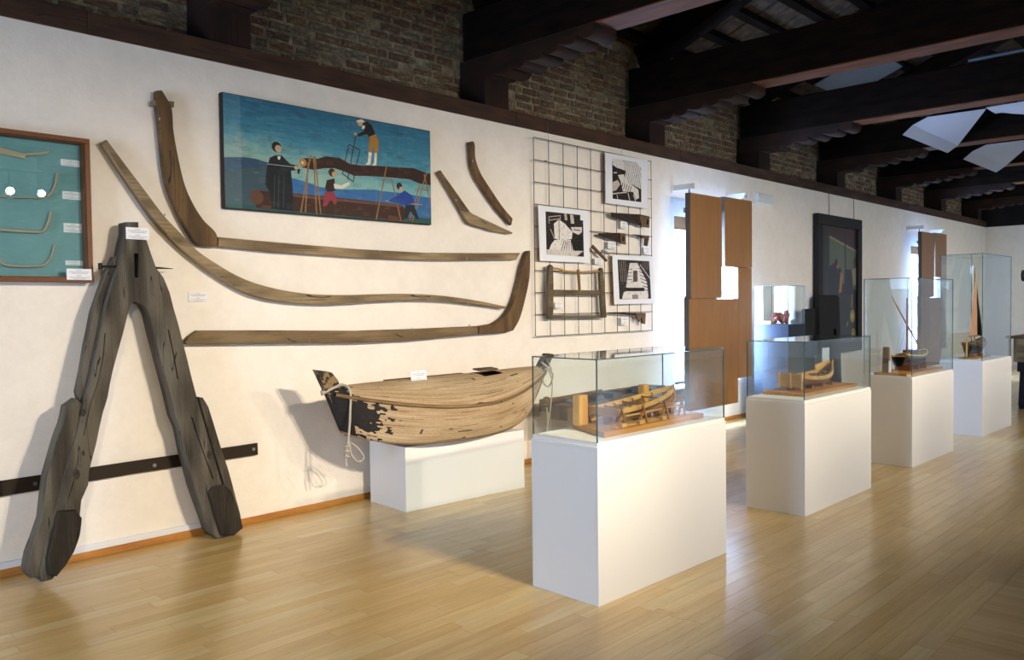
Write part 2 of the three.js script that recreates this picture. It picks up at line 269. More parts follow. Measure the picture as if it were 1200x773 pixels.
// windows: frame, mullion and pane, set deep in the wall
function windowUnit(name, a, b, c, d, z, axis = 'z') {
  const o = struct(name, merge([bx(a, a + 0.05, c, d, z - 0.03, z + 0.03, 'y'), bx(b - 0.05, b, c, d, z - 0.03, z + 0.03, 'y'), bx(a + 0.05, b - 0.05, d - 0.05, d, z - 0.03, z + 0.03), bx(a + 0.05, b - 0.05, c, c + 0.05, z - 0.03, z + 0.03)]), M.whitePaint);
  part(o, 'mullion', bx((a + b) / 2 - 0.02, (a + b) / 2 + 0.02, c + 0.05, d - 0.05, z - 0.02, z + 0.02, 'y'), M.whitePaint);
  for (const [p, q] of [[a + 0.05, (a + b) / 2 - 0.02], [(a + b) / 2 + 0.02, b - 0.05]]) part(o, 'pane', bx(p, q, c + 0.05, d - 0.05, z - 0.003, z + 0.003), M.winPane);
  return o;
}
let wi = 1;
for (const [a, b, c, d] of WIN_IN) {
  const o = windowUnit(`window_${wi++}`, a, b, c, d, -0.5);
  part(o, 'sill', bx(a - 0.02, b + 0.12, c - 0.05, c, -0.45, 0.02, 'x', 0.006), M.whitePaint);
  part(o, 'lintel', bx(a + 0.001, b - 0.001, d - 0.16, d - 0.001, -0.2, -0.03), woodMat(T.old, { color: '#e0b890' }));
}
for (const [a, b, c, d] of WIN_OPP) windowUnit(`window_${wi++}`, a, b, c, d, ROOM.z1 + 0.2);

// ------------------------------------------------------------------ roof: deck of tiles on purlins
const roofY = (z) => 4.52 + 0.385 * (Math.min(z, 13 - z) + 0.35);
{
  const deck = []; for (const s of [0, 1]) { const g = new THREE.BoxGeometry(ROOM.x1 - ROOM.x0 + 0.6, 0.12, 7.95); g.rotateX(s ? Math.atan(0.385) : -Math.atan(0.385)); g.translate((ROOM.x0 + ROOM.x1) / 2, roofY(2.825) + 0.20, s ? 13 - 2.825 : 2.825); deck.push(metric(g)); }
  const ceil = struct('ceiling', merge(deck), M.beamDark);
  const tiles = [];
  for (let i = 0; i < 18; i++) {
    const z = -0.55 + i * 0.4;
    for (const s of [0, 1]) {
      const zz = s ? 13 - z : z; const g = new THREE.BoxGeometry(ROOM.x1 - ROOM.x0, 0.1, 0.09).rotateX((s ? 1 : -1) * Math.atan(0.385)).translate((ROOM.x0 + ROOM.x1) / 2, roofY(z) + 0.03, zz);
      if (z < 6.6) part(ceil, 'purlin', metric(g, 'x', rnd(), rnd()), M.beam);
    }
    if (z < 6.2) for (let x = 0; x < ROOM.x1; x += 0.3) { const g = new THREE.BoxGeometry(0.286, 0.03, 0.38).rotateX(-Math.atan(0.385)).translate(x + 0.15 + rr(-0.004, 0.004), roofY(z + 0.2) + 0.10 + rr(0, 0.008), z + 0.2); tiles.push(metric(g, 'x', rnd() * 3, rnd() * 3)); }
  }
  part(ceil, 'roof_tiles', merge(tiles), M.tile).userData.kind = 'stuff';
}

// roof trusses: post on the wall plate, scalloped bolster, tie beam, rafters, king post
const TX = (k) => 2.696 + 2.65 * k;
function bolsterGeo() {
  const s = new THREE.Shape(); s.moveTo(-0.34, 0.2); s.lineTo(1.27, 0.2); s.lineTo(1.27, 0.15);
  let z = 1.27, y = 0.15;
  for (let i = 0; i < 3; i++) {          // three pairs of rounded lobes with a step between
    const y2 = 0.15 - (i + 1) * 0.047;
    s.quadraticCurveTo(z - 0.01, y - 0.05, z - 0.08, y - 0.055); s.quadraticCurveTo(z - 0.13, y - 0.05, z - 0.17, y - 0.012); s.lineTo(z - 0.185, y - 0.012);
    s.quadraticCurveTo(z - 0.19, y - 0.065, z - 0.25, y - 0.07); s.quadraticCurveTo(z - 0.33, y - 0.065, z - 0.37, y2 + 0.0); s.lineTo(z - 0.39, y2);
    z -= 0.39; y = y2;
  }
  s.lineTo(z, 0.0); s.lineTo(-0.34, 0.0); s.closePath();
  const g = new THREE.ExtrudeGeometry(s, { depth: 0.29, bevelEnabled: true, bevelThickness: 0.008, bevelSize: 0.006, bevelSegments: 1, curveSegments: 5 });
  g.rotateY(-Math.PI / 2); return metric(g.translate(0.302, 0, 0), 'z');
}
{
  const bol = bolsterGeo(), mirror = bol.clone().scale(1, 1, -1); { const p = mirror.attributes.position; for (let i = 0; i < p.count; i += 3) for (const A of [p, mirror.attributes.normal, mirror.attributes.uv]) { const n = A.itemSize; for (let c = 0; c < n; c++) { const t = A.array[(i + 1) * n + c]; A.array[(i + 1) * n + c] = A.array[(i + 2) * n + c]; A.array[(i + 2) * n + c] = t; } } }
  const post = bx(0, 0.315, 0, 0.25, -0.345, 0.0, 'y', 0.008), tie = bx(0, 0.31, 0.45, 0.9, -0.3, 13.0, 'z', 0.02);
  const soff = bx(0.006, 0.304, 0.44, 0.4505, 1.28, 11.7, 'z');
  const raft = (s) => { const f = (z) => (s ? 13 - z : z); return bar([0.155, roofY(-0.2) - 3.392 - 0.16, f(-0.2)], [0.155, roofY(6.4) - 3.392 - 0.16, f(6.4)], 0.26, 0.26); };
  const strut = (s) => { const f = (z) => (s ? 13 - z : z); return bar([0.155, 1.5, f(6.35)], [0.155, roofY(3.6) - 3.392 - 0.3, f(3.6)], 0.2, 0.2); };
  const king = bx(0.04, 0.27, 1.1, roofY(6.5) - 3.392 - 0.1, 6.36, 6.64, 'y');
  for (let k = -1; k <= 7; k++) {
    const where = ['above the entrance end of the hall', 'above the blue painting by the peg stem timber', 'above the short dark rib timber', 'between the tool grid and the near window screen', 'above the white emergency light', 'above the large dark framed painting', 'between the dark painting and the far window screen', 'above the window screen near the end wall', 'closest to the end wall'][k + 1];
    const t = thing('roof_truss', `dark timber roof truss with scalloped bolster, ${where}`, 'roof truss', [TX(k), 3.392, 0], 0, 'roof trusses of the hall');
    part(t, 'wall_post', post, M.bolster); part(t, 'bolster', bol.clone().translate(0, 0.25, 0), M.bolster); part(t, 'bolster', mirror.clone().translate(0, 0.25, 13), M.bolster);
    const tb = part(t, 'tie_beam', tie, M.beam); part(tb, 'soffit_board', soff, woodMat(T.old, { color: '#c47e30' }));
    for (const s of [0, 1]) { part(t, 'rafter', raft(s), M.beam); part(t, 'strut', strut(s), M.beam); }
    part(t, 'king_post', king, M.beam);
  }
}
single('roof_conduit', 'pale blue steel conduit laid along a dark tie beam under the roof', 'conduit', rod([TX(3) + 0.05, 4.33, 2.6], [TX(3) + 0.05, 4.33, 7.5], 0.022), std({ color: '#86a8d0', roughness: 0.35, metalness: 0.3 }));

single('roof_board', 'pale grey board fixed under the roof slope between two trusses', 'board', metric(new THREE.BoxGeometry(1.15, 0.02, 0.9).rotateX(-Math.atan(0.385)).translate(12.4, roofY(0.68) - 0.045, 0.68)), std({ color: '#848e9a', roughness: 0.9 }));
// white cloth sheets stretched between the trusses
function sheet(corner, name, label, sag = 0.05) {   // four corners, subdivided, both sides with thickness
  const n = 10, pos = [], idx = [], uv = []; const [a, b, c, d] = corner;
  for (const s of [0, 1]) for (let j = 0; j <= n; j++) for (let i = 0; i <= n; i++) { const u = i / n, v = j / n, p = a.clone().lerp(b, u).lerp(d.clone().lerp(c, u), v); p.y -= sag * 16 * u * (1 - u) * v * (1 - v) * 0.5 + s * -0.004; pos.push(p.x, p.y, p.z); uv.push(u, v); }
  const N = (n + 1) * (n + 1); for (const s of [0, 1]) for (let j = 0; j < n; j++) for (let i = 0; i < n; i++) { const q = s * N + j * (n + 1) + i; const f = [q, q + 1, q + n + 2, q, q + n + 2, q + n + 1]; idx.push(...(s ? f.reverse() : f)); }
  const g = new THREE.BufferGeometry(); g.setAttribute('position', new THREE.Float32BufferAttribute(pos, 3)); g.setAttribute('uv', new THREE.Float32BufferAttribute(uv, 2)); g.setIndex(idx); g.computeVertexNormals(); return g;
}
{
  const V = (x, y, z) => new THREE.Vector3(x, y, z);
  for (const [x0, x1, lab] of [[11.32, 13.2, 'white cloth sheet with a folded hem stretched over the bay beside the small navy case'], [13.98, 15.85, 'white cloth sheet stretched over the next bay toward the end wall']]) {
    const t = thing('ceiling_cloth', lab, 'cloth', [x0, 3.7, 1.66], 0, undefined);
    partW(t, 'hem', sheet([V(x0, 3.70, 1.66), V(x1, 3.70, 1.66), V(x1, 3.79, 1.80), V(x0 - 0.06, 3.79, 1.80)], '', '', 0.0), M.cloth);
    partW(t, 'panel', sheet([V(x0 - 0.06, 3.792, 1.80), V(x1, 3.792, 1.80), V(x0 + 0.05, 3.88, 2.62), V(x0 - 0.1, 3.86, 2.0)], '', '', 0.03), M.cloth);
  }
  single('ceiling_cloth', 'white cloth swag sagging between two tie beams above the tall cases', 'cloth', sheet([V(11.3, 3.88, 2.63), V(11.75, 3.88, 2.63), V(11.75, 3.9, 4.9), V(11.3, 3.9, 4.9)], '', '', 0.4), M.cloth);
}

// lighting rail with spotlights in front of the exhibition wall
{
  const r = thing('lighting_rail', 'black lighting rail hung from the tie beams', 'lighting rail', [8, RAIL.y, RAIL.z]);
  partW(r, 'rail', bx(-1.5, 21, RAIL.y, RAIL.y + 0.035, RAIL.z - 0.018, RAIL.z + 0.018), M.ironBlack);
  for (let k = 0; k <= 6; k++) partW(r, 'hanger', rod([TX(k) + 0.15, RAIL.y + 0.035, RAIL.z], [TX(k) + 0.15, 3.834, RAIL.z], 0.006), M.ironBlack);
  for (const [x, ax, ay, I, az = 0] of LAMPS) {
    const t = thing('track_spotlight', 'black spotlight on the lighting rail aimed at the exhibition wall', 'spotlight', [x, RAIL.y - 0.2, RAIL.z], 0, 'spotlights on the lighting rail');
    const aim = new THREE.Vector3(ax - x, ay - (RAIL.y - 0.2), az - RAIL.z).normalize(), q = new THREE.Quaternion().setFromUnitVectors(new THREE.Vector3(0, 0, 1), aim);
    const body = new THREE.CylinderGeometry(0.045, 0.045, 0.16, 18, 1, true).rotateX(Math.PI / 2).applyQuaternion(q);
    part(t, 'housing', body, std({ color: '#161514', roughness: 0.5, side: THREE.DoubleSide }));
    part(t, 'back_cap', new THREE.CircleGeometry(0.045, 18).rotateY(Math.PI).translate(0, 0, -0.08).applyQuaternion(q), M.ironBlack);
    part(t, 'stem', rod([0, 0.045, 0], [0, 0.2, 0], 0.01), M.ironBlack);
    part(t, 'lens', new THREE.CircleGeometry(0.04, 18).translate(0, 0, 0.07).applyQuaternion(q), new THREE.MeshStandardMaterial({ color: '#ffffff', emissive: LAMPCOL, emissiveIntensity: 90 }));
    const l = new THREE.SpotLight(LAMPCOL, I, 0, 0.54, 0.9, 2); l.position.copy(t.position).addScaledVector(aim, 0.085); l.target.position.copy(t.position).addScaledVector(aim, 3); l.shadow.radius = 2.0; l.castShadow = true; scene.add(l, l.target);
  }
}

// ------------------------------------------------------------------ pedestals and glass cases
function pedestal(label, x, z, w, d, h, turn) {     // x,z: the corner at the front left
  const t = thing('pedestal', label, 'pedestal', [x, 0, z], turn);
  const k = 0.018;
  part(t, 'front_panel', bx(0, w, 0, h - k, -k, 0, 'x', 0.002), M.white);
  part(t, 'back_panel', bx(0, w, 0, h - k, -d, -d + k, 'x', 0.002), M.white);
  part(t, 'side_panel', bx(0, k, 0, h - k, -d + k, -k, 'y', 0.001), M.white);
  part(t, 'side_panel', bx(w - k, w, 0, h - k, -d + k, -k, 'y', 0.001), M.white);
  part(t, 'top_panel', bx(0, w, h - k, h, -d, 0, 'x', 0.002), M.white);
  return t;
}
function glassCase(name, label, x, z, w, d, y0, y1, turn, base = M.white) {
  const t = thing(name, label, 'glass case', [x, y0, z], turn);
  const k = 0.006, i = 0.006, h = y1 - y0, b = 0.02;
  part(t, 'base_board', bx(i, w - i, 0, b, -d + i, -i, 'x', 0.002), base);
  part(t, 'front_pane', bx(i + k, w - i - k, b, h - k, -i - k, -i), M.pane); part(t, 'back_pane', bx(i + k, w - i - k, b, h - k, -d + i, -d + i + k), M.pane);
  part(t, 'side_pane', bx(i, i + k, b, h - k, -d + i + k, -i - k), M.pane); part(t, 'side_pane', bx(w - i - k, w - i, b, h - k, -d + i + k, -i - k), M.pane);
  part(t, 'top_pane', bx(i + k, w - i - k, h - k, h, -d + i + k, -i - k), M.pane);
  for (const X of [i, w - i - k]) for (const Z of [-i - k, -d + i]) part(t, 'glued_edge', bx(X, X + k, b, h, Z, Z + k, 'y'), M.paneEdge);
  for (const Z of [-i - k, -d + i]) part(t, 'polished_rim', bx(i + k, w - i - k, h - k, h, Z, Z + k), M.paneEdge);
  for (const X of [i, w - i - k]) part(t, 'polished_rim', bx(X, X + k, h - k, h, -d + i + k, -i - k, 'z'), M.paneEdge);
  return t;
}
const PED = [[3.298, 2.871, 1.249, 0.466, 0.821, 1.269, -0.019], [5.687, 2.884, 1.244, 0.463, 0.819, 1.261, -0.004], [8.013, 2.859, 1.148, 0.454, 0.821, 1.757, -0.024], [10.319, 2.861, 1.163, 0.454, 0.833, 2.066, -0.021]];
const pedLab = ['white pedestal carrying the case with the shipyard model', 'white pedestal carrying the case with the bare yellow hull model', 'white pedestal carrying the case with the single-masted boat model', 'white pedestal carrying the tallest glass case'];
const caseLab = ['long low glass case over the shipyard model with two upright posts', 'low glass case over the yellow hull model', 'tall glass case over the single-masted boat model', 'tallest glass case over the dark boat model with a tan sail'];
PED.forEach(([x, z, w, d, h, g, a], i) => { pedestal(pedLab[i], x, z, w, d, h, a); glassCase('glass_case', caseLab[i], x, z, w, d, h, g, a); });
const inCase = (i, lx, lz) => { const [x, z, , , , , a] = PED[i]; return [x + lx * Math.cos(a) + lz * Math.sin(a), z - lx * Math.sin(a) + lz * Math.cos(a)]; };

// ------------------------------------------------------------------ small navy case by the window screen
{
  const t = thing('navy_pedestal', 'dark navy pedestal with a small glass case on top beside the window screen', 'pedestal', [10.05, 0, 0.7]);
  part(t, 'body', bx(0, 0.5, 0.05, 1.235, -0.48, 0, 'y', 0.004), M.navy); part(t, 'plinth_recess', bx(0.02, 0.48, 0, 0.05, -0.46, -0.02), M.black);
  glassCase('small_glass_case', 'small cubic glass case on the dark navy pedestal', 10.05, 0.7, 0.5, 0.48, 1.235, 1.757, 0, M.navy);
  const c = thing('red_fragment', 'rusty red knotted fragment in the small case on the navy pedestal', 'exhibit', [10.22, 1.2555, 0.52]);
  const rm = std({ color: '#7d3a26', roughness: 0.8 });
  for (let i = 0; i < 9; i++) { const a = i * 2.4, g = new THREE.IcosahedronGeometry(1, 1); const p = g.attributes.position; for (let k = 0; k < p.count; k++) { const s = 0.75 + 0.5 * hash(Math.round(p.getX(k) * 50), Math.round(p.getY(k) * 50), i + Math.round(p.getZ(k) * 50)); p.setXYZ(k, p.getX(k) * s, p.getY(k) * s, p.getZ(k) * s); } g.scale(0.05, 0.028 + 0.05 * hash(i, 3, 1), 0.035).translate(0.11 * Math.cos(a) * (i / 9 + 0.2), 0.03 + 0.045 * (i % 3), 0.07 * Math.sin(a)); g.computeBoundingBox(); if (g.boundingBox.min.y < 0) g.translate(0, -g.boundingBox.min.y, 0); g.computeVertexNormals(); part(c, 'lump', g, rm); }
  single('yellow_block', 'small pale yellow wooden block in the case on the navy pedestal', 'exhibit', bx(10.07, 10.12, 1.2555, 1.30, 0.3, 0.45, 'z', 0.004), M.model);
  single('shell', 'small pale cone beside the red fragment in the small case', 'exhibit', new THREE.ConeGeometry(0.018, 0.05, 10).translate(10.42, 1.2805, 0.55), M.card);
}

// ------------------------------------------------------------------ window screens of four wooden boards
function screen(dx, label, simple) {
  const z = 0.3, th = 0.07, t = thing('window_screen', label, 'window screen', [8.37 + dx, 0.28, 0.26]);
  const B = [[8.37, 9.088, 1.6, 2.83], [9.155, 9.85, 1.993, 2.85], [8.33, 9.475, 0.28, 1.594], [9.484, 9.84, 0.59, 1.987]];
  for (const [a, b, c, d] of B) { const o = partW(t, 'board', bx(a + dx, b + dx, c, d, z - 0.005, z, 'y'), M.veneer); partW(o, 'frame', bx(a + dx, b + dx, c, d, z - th, z - 0.0051, 'y').translate(0, 0, 0), M.veneerEdge); o.children[0].geometry.translate(0, 0, 0); o.children[0].geometry.translate(-t.position.x, -t.position.y, -t.position.z); }
  partW(t, 'rail', bx(8.36 + dx, 9.83 + dx, 2.60, 2.66, z - th - 0.02, z - th), M.steel);
  partW(t, 'rail', bx(8.36 + dx, 9.83 + dx, 0.75, 0.81, z - th - 0.02, z - th), M.steel);
  partW(t, 'batten', bx(8.37 + dx, 9.085 + dx, 1.565, 1.63, z - th - 0.02, z - th, 'x'), M.veneerEdge); partW(t, 'batten', bx(9.49 + dx, 9.835 + dx, 1.96, 2.02, z - th - 0.02, z - th, 'x'), M.veneerEdge);
  for (const X of [8.47, 9.74]) {
    const b = partW(t, 'bracket', merge([bx(X + dx - 0.03, X + dx + 0.03, 2.86, 2.96, 0.0, 0.012, 'y'), bx(X + dx - 0.015, X + dx + 0.015, 2.885, 2.95, 0.012, z + 0.0, 'z')]), M.whitePaint);
    partW(t, 'hanger', bx(X + dx - 0.012, X + dx + 0.012, 2.6, 2.885, z - th - 0.012, z - th - 0.0005, 'y'), M.steel);
  }
  return t;
}
screen(0, 'four-board wooden window screen beside the tool grid');
screen(8.06, 'four-board wooden window screen behind the tall glass cases near the end wall');

{ // emergency light
  const t = thing('emergency_light', 'white box emergency light high on the wall beside the window screen', 'emergency light', [10.7, 2.88, 0]);
  partW(t, 'housing', bx(10.44, 10.92, 2.89, 3.05, 0, 0.05, 'x', 0.008), M.whitePaint);
  const o = partW(t, 'diffuser', bx(10.46, 10.90, 2.905, 3.035, 0.05, 0.085, 'x', 0.01), std({ color: '#dfe6e4', roughness: 0.35 }));
  for (let i = 0; i < 4; i++) part(o, 'rib', bx(-0.2, 0.2, 0.05 + i * 0.03, 0.053 + i * 0.03, 0.085, 0.087), M.whitePaint);
}

// ------------------------------------------------------------------ timbers on the wall
const nail = (t, px, py, z) => partW(t, 'hook', rod([...on(px, py, 'z', z).toArray()], [...on(px, py - 3, 'z', z + 0.003).toArray()], 0.004), M.steel);
{
  const a = on(255, 288, 'z', 0.06), t = thing('stem_timber', 'curved stem timber with a cross peg joined to a long straight plank', 'boat timber', [a.x, a.y, 0]);
  partW(t, 'stem', outlineSlab([[190, 105.5], [195.2, 113.8], [201.2, 125.4], [204, 155], [212.6, 200], [219, 222], [228, 241], [239, 257.7], [254, 274], [255.4, 288.3]], [[183.6, 106], [184, 124], [187.5, 152.6], [192.6, 200], [197, 220], [205, 240], [211.9, 255], [222.8, 274], [232.3, 286.2], [252, 288.6]], 0.075, 0.055, 0.006), M.oldDarkV);
  partW(t, 'keel_plank', slab([[255.6, 277.5], [320, 283.5], [420, 291.8], [500, 296], [560, 296.4], [609.7, 296.2], [605.6, 304.2], [540, 305], [500, 304.9], [420, 301.8], [320, 295.0], [255.6, 288.5]], 0.065, 0.04, 0.004), M.oldWood);
  partW(t, 'peg', slab([[178.4, 116.9], [183.6, 117.4], [183.9, 124.3], [178.4, 123.6]], 0.06, 0.03, 0.003), M.oldWood); partW(t, 'peg', slab([[196.8, 118], [204.3, 118.8], [204.3, 125.2], [201, 125]], 0.06, 0.03, 0.003), M.oldWood);
  for (const [x, y] of [[187, 140.5], [356.7, 297], [445, 296.5], [547, 304.5]]) nail(t, x, y, 0.078);
}
{
  const a = on(320, 350, 'z', 0.06), t = thing('rib_timber', 'long sweeping curved rib timber hung between two straight planks', 'boat timber', [a.x, a.y, 0]);
  partW(t, 'rib', outlineSlab([[125.3, 163.5], [170.7, 223.9], [193.5, 253.8], [210, 271.2], [231, 293], [258, 311.5], [288, 327.5], [320, 337.5], [360, 344], [400, 345.5], [440, 344.6], [480, 344.2], [520, 346.5], [555, 351.5], [593, 359]], [[119.5, 167.3], [159.4, 228.2], [182, 259.5], [210, 288.5], [231, 306.5], [258, 326], [288, 343], [320, 352], [360, 356], [390, 356.5], [440, 353.6], [480, 352], [520, 353], [555, 356.5], [592, 361.6]], 0.075, 0.05, 0.005), M.oldWood);
  for (const [x, y] of [[193, 253], [358.5, 356.5], [548, 356]]) nail(t, x, y, 0.078);
}
{
  const a = on(400, 402, 'z', 0.06), t = thing('keel_timber', 'long flat keel timber ending in an upswept stem above the boat', 'boat timber', [a.x, a.y, 0]);
  partW(t, 'keel', slab([[217.5, 401.5], [222, 395], [232, 387.2], [300, 387], [421, 387.4], [480, 385.5], [560.5, 382], [560.5, 391.5], [480, 398.8], [421, 401.6], [300, 402.6], [219, 403.3]], 0.075, 0.055, 0.005), M.oldWood2);
  partW(t, 'stem', slab([[561.5, 382], ...spline([[578, 379.5], [590, 372], [600, 358], [609, 330], [613, 311], [619.5, 294]]), ...spline([[621.7, 293.5], [621, 325], [616.5, 348], [609, 374.5], [602, 387]]), [592, 389.5], [561.5, 391.4]], 0.08, 0.06, 0.006), M.oldDarkV);
  for (const [x, y] of [[362, 401], [483, 387], [550, 383], [550, 393.5], [607, 370.5]]) nail(t, x, y, 0.082);
}
{
  const a = on(560, 265, 'z', 0.06), t = thing('knee_timber', 'small pale angled knee timber with a pointed foot beside the painting', 'boat timber', [a.x, a.y, 0]);
  partW(t, 'arm', slab([[514.2, 201.5], [516.5, 199.5], [550.5, 247.5], [540.5, 246.5]], 0.062, 0.04, 0.003), M.oldWood2);
  partW(t, 'foot', slab([[540.8, 246.6], [550.6, 247.8], [554, 250.5], [601, 272.5], [600, 274], [578, 270.5], [551, 262.5], [548, 260]], 0.066, 0.045, 0.003), M.oldWood);
  for (const [x, y] of [[534.5, 236], [597, 273]]) nail(t, x, y, 0.07);
}
{
  const a = on(580, 255, 'z', 0.06), t = thing('rib_timber', 'short dark bent rib timber beside the tool grid', 'boat timber', [a.x, a.y, 0]);
  partW(t, 'rib', outlineSlab([[554.5, 165.2], [556.5, 168], [557.5, 185], [563, 201.5], [575, 221], [590, 243], [601, 256]], [[551, 166], [551.8, 180], [553.5, 195], [558, 207], [568, 223.5], [584, 246], [599.5, 263.7]], 0.065, 0.045, 0.004), M.oldDarkV);
  for (const [x, y] of [[554, 190], [597, 259.5]]) nail(t, x, y, 0.068);
}

// ------------------------------------------------------------------ framed blue board with model keels
{
  const z = 0.10, tl = on(-60, 141, 'z', z), tr = on(104.7, 162.8, 'z', z), br = on(110.4, 330.6, 'z', z); const x0 = 0.75, x1 = (tr.x + br.x) / 2, y1 = tr.y, y0 = br.y;
  const t = thing('framed_display', 'glazed wooden frame with small keel models on a blue board', 'framed display', [(x0 + x1) / 2, y0, 0]);
  const f = 0.028;
  partW(t, 'frame_rail', bx(x0, x1, y1 - f, y1, 0.002, z, 'x', 0.004), M.frameWood); partW(t, 'frame_rail', bx(x0, x1, y0, y0 + f, 0.002, z, 'x', 0.004), M.frameWood);
  partW(t, 'frame_rail', bx(x0, x0 + f, y0 + f, y1 - f, 0.002, z, 'y', 0.004), M.frameWood); partW(t, 'frame_rail', bx(x1 - f, x1, y0 + f, y1 - f, 0.002, z, 'y', 0.004), M.frameWood);
  const blue = dataTex(256, 256, (u, v) => { const n = 0.5 * pn(u * 30, v * 90, 30, 90, 71) + 0.5 * pn(u * 6, v * 6, 6, 6, 72); return [106 + 20 * n, 154 + 18 * n, 158 + 16 * n]; });
  partW(t, 'backing_board', bx(x0 + f, x1 - f, y0 + f, y1 - f, 0.002, 0.012), std({ map: sizeTex(blue, 0.6, 0.6), roughness: 0.9 }));
  partW(t, 'inner_slip', merge([bx(x1 - f - 0.004, x1 - f, y0 + f, y1 - f, 0.012, z - 0.02, 'y'), bx(x0 + f, x0 + f + 0.004, y0 + f, y1 - f, 0.012, z - 0.02, 'y'), bx(x0 + f + 0.004, x1 - f - 0.004, y1 - f - 0.004, y1 - f, 0.012, z - 0.02), bx(x0 + f + 0.004, x1 - f - 0.004, y0 + f, y0 + f + 0.004, 0.012, z - 0.02)]), M.frameWood);
  partW(t, 'glass_pane', bx(x0 + f, x1 - f, y0 + f, y1 - f, z - 0.016, z - 0.012), M.pane);
  const mz = 0.035, keel = (pts, w, name = 'model_keel') => partW(t, name, tube(pts.map(([x, y]) => on(x, y, 'z', mz)), w, 20, 5), std({ color: '#b8a88c', roughness: 0.8 }));
  partW(t, 'model_rib', slab([[-6, 170], [6, 174], [28, 179.5], [58, 177], [56, 180.5], [42, 181.5], [31, 182], [29, 186], [14, 182.5], [-6, 179]], mz, 0.02, 0.002), std({ color: '#b8a88c', roughness: 0.8 }));
  keel([[67, 202], [65, 215], [61, 225], [55, 231]], 0.008); keel([[54, 232], [24, 231], [-10, 229.5]], 0.005);
  keel([[59.5, 248], [58, 257], [54.5, 266], [51, 270.5], [46, 271.5], [0, 269]], 0.009); keel([[64, 287], [61, 298], [56, 307], [51, 310.5], [5, 309.8], [1, 306], [-6, 298]], 0.007);
  for (const [a, b, c, d] of [[71, 186, 93.5, 196], [73, 223.5, 95, 234.5], [74.5, 261, 97, 273], [76.5, 305, 98.5, 311]]) partW(t, 'caption', captionGeo(a, b, c, d, 0.016, 0.003), M.caption);
  partW(t, 'caption', captionGeo(78, 314.5, 107.5, 328, z + 0.004, 0.003), M.caption);
}

